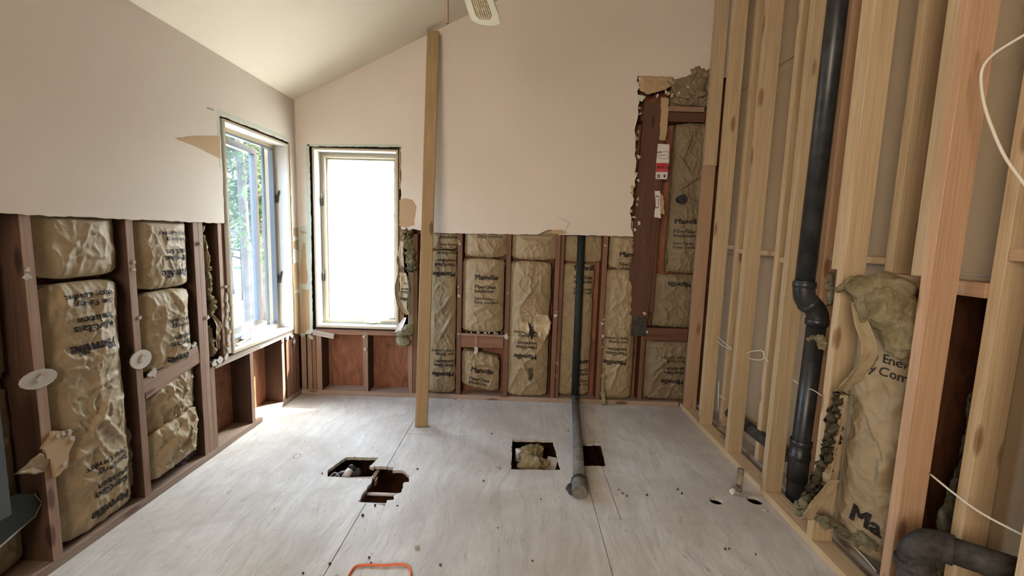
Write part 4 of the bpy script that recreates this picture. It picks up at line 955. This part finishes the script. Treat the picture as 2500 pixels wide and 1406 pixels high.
rope('wool', smooth_path([c(2030, 668, 1.44), c(2026, 700, 1.45), c(2030, 730, 1.45), c(2022, 745, 1.45)], 8), .012, M['batt_green'], t, 15, amp=1.0)
# pale leftovers behind the pink stud
t = thing('insulation_batt', (1.56, 1.45, .3), 'dark mouldy wool filling the bay behind the pink stud', 'insulation')
lumps('wool', [(V((1.60, 1.50, .42)), (.03, .035, .20)), (V((1.58, 1.49, .16)), (.03, .05, .10)), (V((1.62, 1.49, .75)), (.025, .03, .16))], M['mould'], t, .5, 5, 14, 5)

# ================================================================ POST
t = thing('wooden_post', (-.678, 3.0, 0), 'loose knotty wooden post standing upright between floor and sloped ceiling', 'post')
pb, ptp = V((-.678, 3.018, 0.001)), V((-.708, 3.49, 2.915))
beam('timber', pb, ptp, .089, .038, M['post'], t, V((1, .12, 0)), .003)
for (f, dx) in ((.22, .01), (.33, -.02), (.50, .012), (.61, -.01), (.83, .02)):
    q = pb+(ptp-pb)*f; 
# ================================================================ FAN
HX, HY, HZ = -.228, 1.33, 2.36
t = thing('ceiling_fan', (HX, HY, HZ), 'cream ceiling fan blade with woven cane insert at the top edge', 'fan')
bl = [V((-.235, 1.80, 2.30)), V((-.222, 1.955, 2.30)), V((-.19, 2.009, 2.30)), V((-.14, 2.005, 2.30)), V((-.112, 1.948, 2.30)), V((-.133, 1.806, 2.30))]
axis = (V((-.167, 1.97, 2.3))-V((-.185, 1.80, 2.3))).normalized(); wv = V((axis.y, -axis.x, 0))
FBl = Frame((-.166, 1.985, 2.30), axis, (0, 0, 1))
class BF:
    U = axis; N = V((0, 0, 1))
    def __init__(s, rot, c): s.m = Matrix.Translation(V(c)) @ Matrix.Rotation(rot, 4, 'Z'); 
    def __call__(s, u, v, n=0): return s.m @ V((u, v, n+.06*v))
def blade(ang):
    f = BF(ang, (HX, HY, 2.30)); L0, L1, hw = .17, .68, .062
    outer = [(L0, -.045), (L1-.10, -hw), (L1-.03, -hw), (L1-.006, -hw+.028), (L1, -.004), (L1-.012, .034), (L1-.045, hw), (L1-.12, hw), (L0, .045)]
    inner = [(L0+.10, -.028), (L1-.085, -.034), (L1-.05, -.020), (L1-.045, 0), (L1-.052, .022), (L1-.085, .034), (L0+.10, .028)]
    o = slab('blade', f, outer, [inner], -.004, .004, M['fanw'], t)
    bm = bmesh.new()
    n = 0
    for k in range(-8, 9):           # woven cane: strands both ways over a backing
        for s_ in (1, -1):
            pass
    u = L0+.10
    while u < L1-.05:
        w_ = .033
        tube_bm(bm, [f(u, -w_*.97, .001), f(u, 0, .0025), f(u, w_*.97, .001)], .0030, 5); u += .0085
    v = -.028
    while v < .03:
        P = []; u = L0+.10; i = 0
        while u < L1-.055: P.append(f(u, v, .001+(.0028 if i % 2 else -.0028))); u += .0085; i += 1
        tube_bm(bm, P, .0030, 5); v += .0088
    frombm('cane_insert', bm, M['cane'], o, True)
    slab('blade_iron', f, [(.07, -.02), (L0+.03, -.03), (L0+.06, 0), (L0+.03, .03), (.07, .02)], [], .005, .009, M['handle'], t)
base_ang = math.atan2(2.009-HY, -.172-HX)
for k in range(5): blade(base_ang+k*2*PI/5)
tube('motor_housing', [(HX, HY, 2.26), (HX, HY, 2.28), (HX, HY, 2.38), (HX, HY, 2.44)], [.06, .10, .10, .04], M['fanw'], t, 32)
tube('downrod', [(HX, HY, 2.42), (HX, HY, ceil(HX)-.02)], .012, M['handle'], t, 12)
tube('canopy', [(HX, HY, ceil(HX)-.10), (HX, HY, ceil(HX)-.01)], [.03, .065], M['fanw'], t, 24)
pc = plane(1092, 58, 1, 1.29)
tube('pull_cord', [V((pc.x-.004, 1.29, 2.27)), pc+V((-.001, 0, .03)), pc], [.0035, .0048, .004], M['cord'], t, 10)

# ================================================================ THINGS IN FLOOR HOLES AND ON THE FLOOR
t = thing('drain_fitting', (-1.0, 2.40, -.05), 'black pipe fitting with grey cap inside the left floor hole', 'pipe')
tube('trap_arm', smooth_path([(-.93, 2.47, -.07), (-.99, 2.44, -.05), (-1.03, 2.40, -.05), (-1.05, 2.36, -.09)], 6), .026, M['abs'], t, 20)
tube('cap', [(-.985, 2.375, -.045), (-.965, 2.42, -.012)], .023, M['pvc'], t, 20)
collar('band', (-.958, 2.435, -.008), (.02, .045, .033), .026, .02, M['dark'], t)
tube('wire_tie', smooth_path([(-1.06, 2.34, -.02), (-1.03, 2.36, .004), (-1.0, 2.35, -.02)], 6), .003, M['pvc'], t, 8)
lumps('tar_lump', [(V((-.93, 2.43, -.03)), (.03, .03, .02))], M['ironblack'], t, .5, 4, 25)
beam('joist_edge', (-1.0, 2.345, -.045), (-.79, 2.37, -.045), .03, .05, M['sill'], floor, (0, 0, 1))
tag(tube('water_pipe', [(-.85, 2.235, -.04), (-.55, 2.235, -.04)], .009, M['pvc'], None, 12), 'thin pale pipe crossing inside the larger broken floor hole', 'pipe')
tag(tube('water_pipe', [(-.86, 2.125, -.037), (-.58, 2.125, -.037)], .016, M['pvc'], None, 14), 'thick white pipe at the near edge of broken floor hole', 'pipe')
t = thing('insulation_lump', (.13, 2.66, -.1), 'clump of dirty yellow wool stuffed in square floor hole', 'insulation')
lumps('wool', [(V((.13, 2.60, -.04)), (.085, .10, .05)), (V((.12, 2.74, -.03)), (.08, .08, .045)), (V((.15, 2.52, -.06)), (.07, .06, .045))], M['fluff'], t, .42, 5, 16, 3)
tag(tube('pipe_stub', [(.035, 2.74, -.09), (.04, 2.76, -.015)], .028, M['pvc'], None, 20), 'pale pipe stub beside the wool in square floor hole', 'pipe')
o = beam('wood_offcut', (.21, 2.50, -.06), (.26, 2.70, -.045), .07, .03, M['sill']); tag(o, 'flat pale offcut inside square floor hole at its right', 'debris')
for i, (x, y, s_) in enumerate(((.50, 2.60, .05), (.545, 2.585, .04))):
    o = slab('rubble_piece', FF, circ((x, y), s_, s_*.7, 7), [], -.09, -.05, M['sill']); tag(o, 'broken wood rubble inside the small hole right of lying pipe' if i == 0 else 'smaller rubble piece at right in the hole by lying pipe', 'debris')
t = thing('pipe_nipple', (1.28, 2.335, 0), 'short brass pipe standing up from the floor by new wall', 'pipe')
tube('riser', [(1.28, 2.335, -.03), (1.28, 2.335, .115)], .015, M['brass'], t, 16); collar('cap', (1.28, 2.335, .12), (0, 0, 1), .0175, .025, M['brass'], t)
tube('valve_arm', [(1.275, 2.33, .035), (1.225, 2.30, .02)], .011, M['brass'], t, 12); collar('valve_nut', (1.225, 2.30, .018), (-.05, -.03, -.015), .014, .02, M['handle'], t)
rnd = random.Random(4)
def crumb(x, y, r, m_, label, group=None, name='debris_crumb', h=.006):
    k = 7; a0 = rnd.random()*6
    pts = [(x+math.cos(a0+i/k*2*PI)*r*rnd.uniform(.5, 1.2), y+math.sin(a0+i/k*2*PI)*r*rnd.uniform(.4, 1.0)) for i in range(k)]
    o = slab(name, FF, pts, [], .0, h*rnd.uniform(.7, 1.5), M[m_]); return tag(o, label, 'debris', group)
for (px, py) in ((787, 1157), (915, 1235), (901, 1362), (905, 1375), (1019, 1146), (1387, 1052), (1200, 1060), (970, 1235), (886, 1259), (1180, 1175), (1510, 1197), (1320, 1220), (1215, 1290), (805, 1378), (740, 1400), (1655, 1195), (1665, 1206), (1580, 1210), (1520, 1205), (1530, 1212), (1075, 1380), (1300, 1370), (1770, 1341), (1780, 1341), (1845, 1355)):
    p = FL(px, py); crumb(p.x, p.y, rnd.uniform(.003, .007), 'ironblack', 'small dark crumb of debris on the plywood floor', 'dark crumbs scattered on the floor')
for (px, py, r, l) in ((1215, 1142, .018, 'white plaster chip left of the square floor hole'), (1018, 1338, .012, 'pale plaster chip on open floor near the orange cord'), (1109, 975, .016, 'tiny pale chip at the foot of back wall near post'),
                       (1585, 1107, .012, 'whitish chip on floor right of the lying pipe'), (1794, 1193, .014, 'pale chip against foot of short brass pipe'), (1867, 1245, .014, 'pale splinter just below right round hole'),
                       (1812, 1155, .016, 'plaster crumb beside the short brass pipe'), (820, 1408, .01, 'pale speck at bottom edge left of orange cord')):
    p = FL(px, py); crumb(p.x, p.y, r, 'gyp', l, None, 'plaster_chip', .008)
for (px, py, l) in ((1660, 997, 'rubble at the corner where new plate meets back wall'), (1760, 1022, 'wood rubble between first and second new studs'), (1750, 1050, 'brown rubble in bay behind second new stud')):
    p = FL(px, py, .0); o = lumps('rubble_heap', [(V((p.x+.03, p.y, .01)), (.03, .05, .018)), (V((p.x+.05, p.y-.06, .008)), (.02, .04, .015))], M['brownpaper'], None, .6, 3, 30, px); tag(o, l, 'debris')
# dents / circular knots in the floor as thin raised rings
# ================================================================ SOUTH WALL
ws = slab('wall_south', Frame((0, -2.6, 0), (1, 0, 0), (0, 1, 0)), [(XL-.16, -.3), (1.95, -.3), (1.95, ceil(1.95)), (XL-.16, ceil(XL-.16))], [], -.1, 0, M['wall']); ws['kind'] = 'structure'

# ================================================================ OUTSIDE
GZ = -.75
o = slab('ground', FF, [(-60, -20), (60, -20), (60, 90), (-60, 90)], [], GZ-.1, GZ, M['ground']); o['kind'] = 'structure'
o = slab('lawn', FF, [(-26, 15), (-6, 15), (-8, 24), (-26, 24)], [], GZ, GZ+.02, M['grass']); o['kind'] = 'structure'
o = slab('driveway', FF, [(-7.2, 4.6), (3, 4.6), (10, 40), (-9.5, 40)], [], GZ, GZ+.03, M['pave']); o['kind'] = 'structure'
def tree(x, y, h, r, crown, label, seed, nleaf=5000, low=1.5, name='tree'):
    rn = random.Random(seed); t = thing(name, (x, y, GZ), label, 'tree', 'trees outside the windows')
    lean = rn.uniform(-.25, .25)
    tp = smooth_path([(x, y, GZ-.05), (x+lean*.3, y, GZ+h*.4), (x+lean, y, GZ+h)], 5); tube('trunk', tp, [r*(1-.7*i/(len(tp)-1)) for i in range(len(tp))], M['bark'], t, 10)
    bm = bmesh.new(); bl_ = []
    for i in range(26):
        z = GZ+low*.55+(h-low*.5)*(i/26); a = rn.random()*2*PI; L = crown*rn.uniform(.5, 1)*(1-.55*i/26)
        a1 = V((x, y, z)); b1 = a1+V((math.cos(a)*L, math.sin(a)*L, rn.uniform(-.1, .35)*L)); tube_bm(bm, [a1, (a1+b1)/2+V((0, 0, .08*L)), b1], [r*.25, r*.16, .008], 5); bl_.append((a1, b1))
    frombm('branches', bm, M['bark'], t)
    vs, fs = [], []
    for i in range(nleaf):
        a1, b1 = rn.choice(bl_); 
        if b1.z < GZ+low and rn.random() < .9: continue
        p = a1+(b1-a1)*rn.uniform(.25, 1.05)+V((rn.gauss(0, .16), rn.gauss(0, .16), rn.gauss(0, .14)))
        u = V((rn.gauss(0, 1), rn.gauss(0, 1), rn.gauss(0, 1))).normalized()*rn.uniform(.035, .075)*(1+.05*max(0, y-8)); w_ = u.orthogonal().normalized()*u.length*.5
        k = len(vs); vs += [p-u, p+w_, p+u, p-w_]; fs.append((k, k+1, k+2, k+3))
    me = bpy.data.meshes.new('foliage'); me.from_pydata([tuple(v) for v in vs], [], fs); o = link('foliage', me, M['leaf'], t); o['kind'] = 'stuff'
tree(-5.05, 8.0, 7.5, .11, 1.5, 'nearest bare trunk seen through the open casement glass', 1, 6000, 3.2)
tree(-5.9, 10.0, 8.0, .12, 1.5, 'tree seen in the clear gap at right of the left window', 2, 12000, 2.0)
tree(-8.3, 13.0, 8.5, .13, 2.4, 'leafy tree filling the upper left of the left window', 3, 22000, 2.2)
tree(-9.4, 14.0, 8.0, .08, 2.4, 'slim leaning tree behind the casement stile', 4, 16000, 2.6)
tree(-3.4, 13.5, 9.5, .14, 2.8, 'tree whose branches hang at top of the back window', 5, 14000, 4.2)
tree(-3.35, 9.5, 5.5, .06, .9, 'thin shrubby tree along the right edge of the back window', 6, 5000, 1.0)
t = thing('house', (-14.5, 24, GZ), 'distant white house with faded red roof seen through left window', 'building')
beam('house_wall', (-19, 26, GZ+1.2), (-10, 26, GZ+1.2), 2.4, 4, M['siding'], t, (0, 0, 1), 0)
for s_ in (-1, 1):
    pr = [(-19.4, 26+s_*2.4, GZ+2.3), (-9.6, 26+s_*2.4, GZ+2.3), (-9.6, 26, GZ+3.6), (-19.4, 26, GZ+3.6)]
    bm = bmesh.new(); vv = [bm.verts.new(p) for p in pr]+[bm.verts.new(V(p)+V((0, 0, .12))) for p in pr]
    for f in ((0, 1, 2, 3), (7, 6, 5, 4), (0, 4, 5, 1), (1, 5, 6, 2), (2, 6, 7, 3), (3, 7, 4, 0)): bm.faces.new([vv[i] for i in f])
    frombm('roof_slope', bm, M['roofred'], t)
for x in (-17.5, -15, -12.5): beam('window_pane', (x-.4, 23.97, GZ+1.4), (x+.4, 23.97, GZ+1.4), .9, .05, M['bronze'], t, (0, 0, 1), 0)
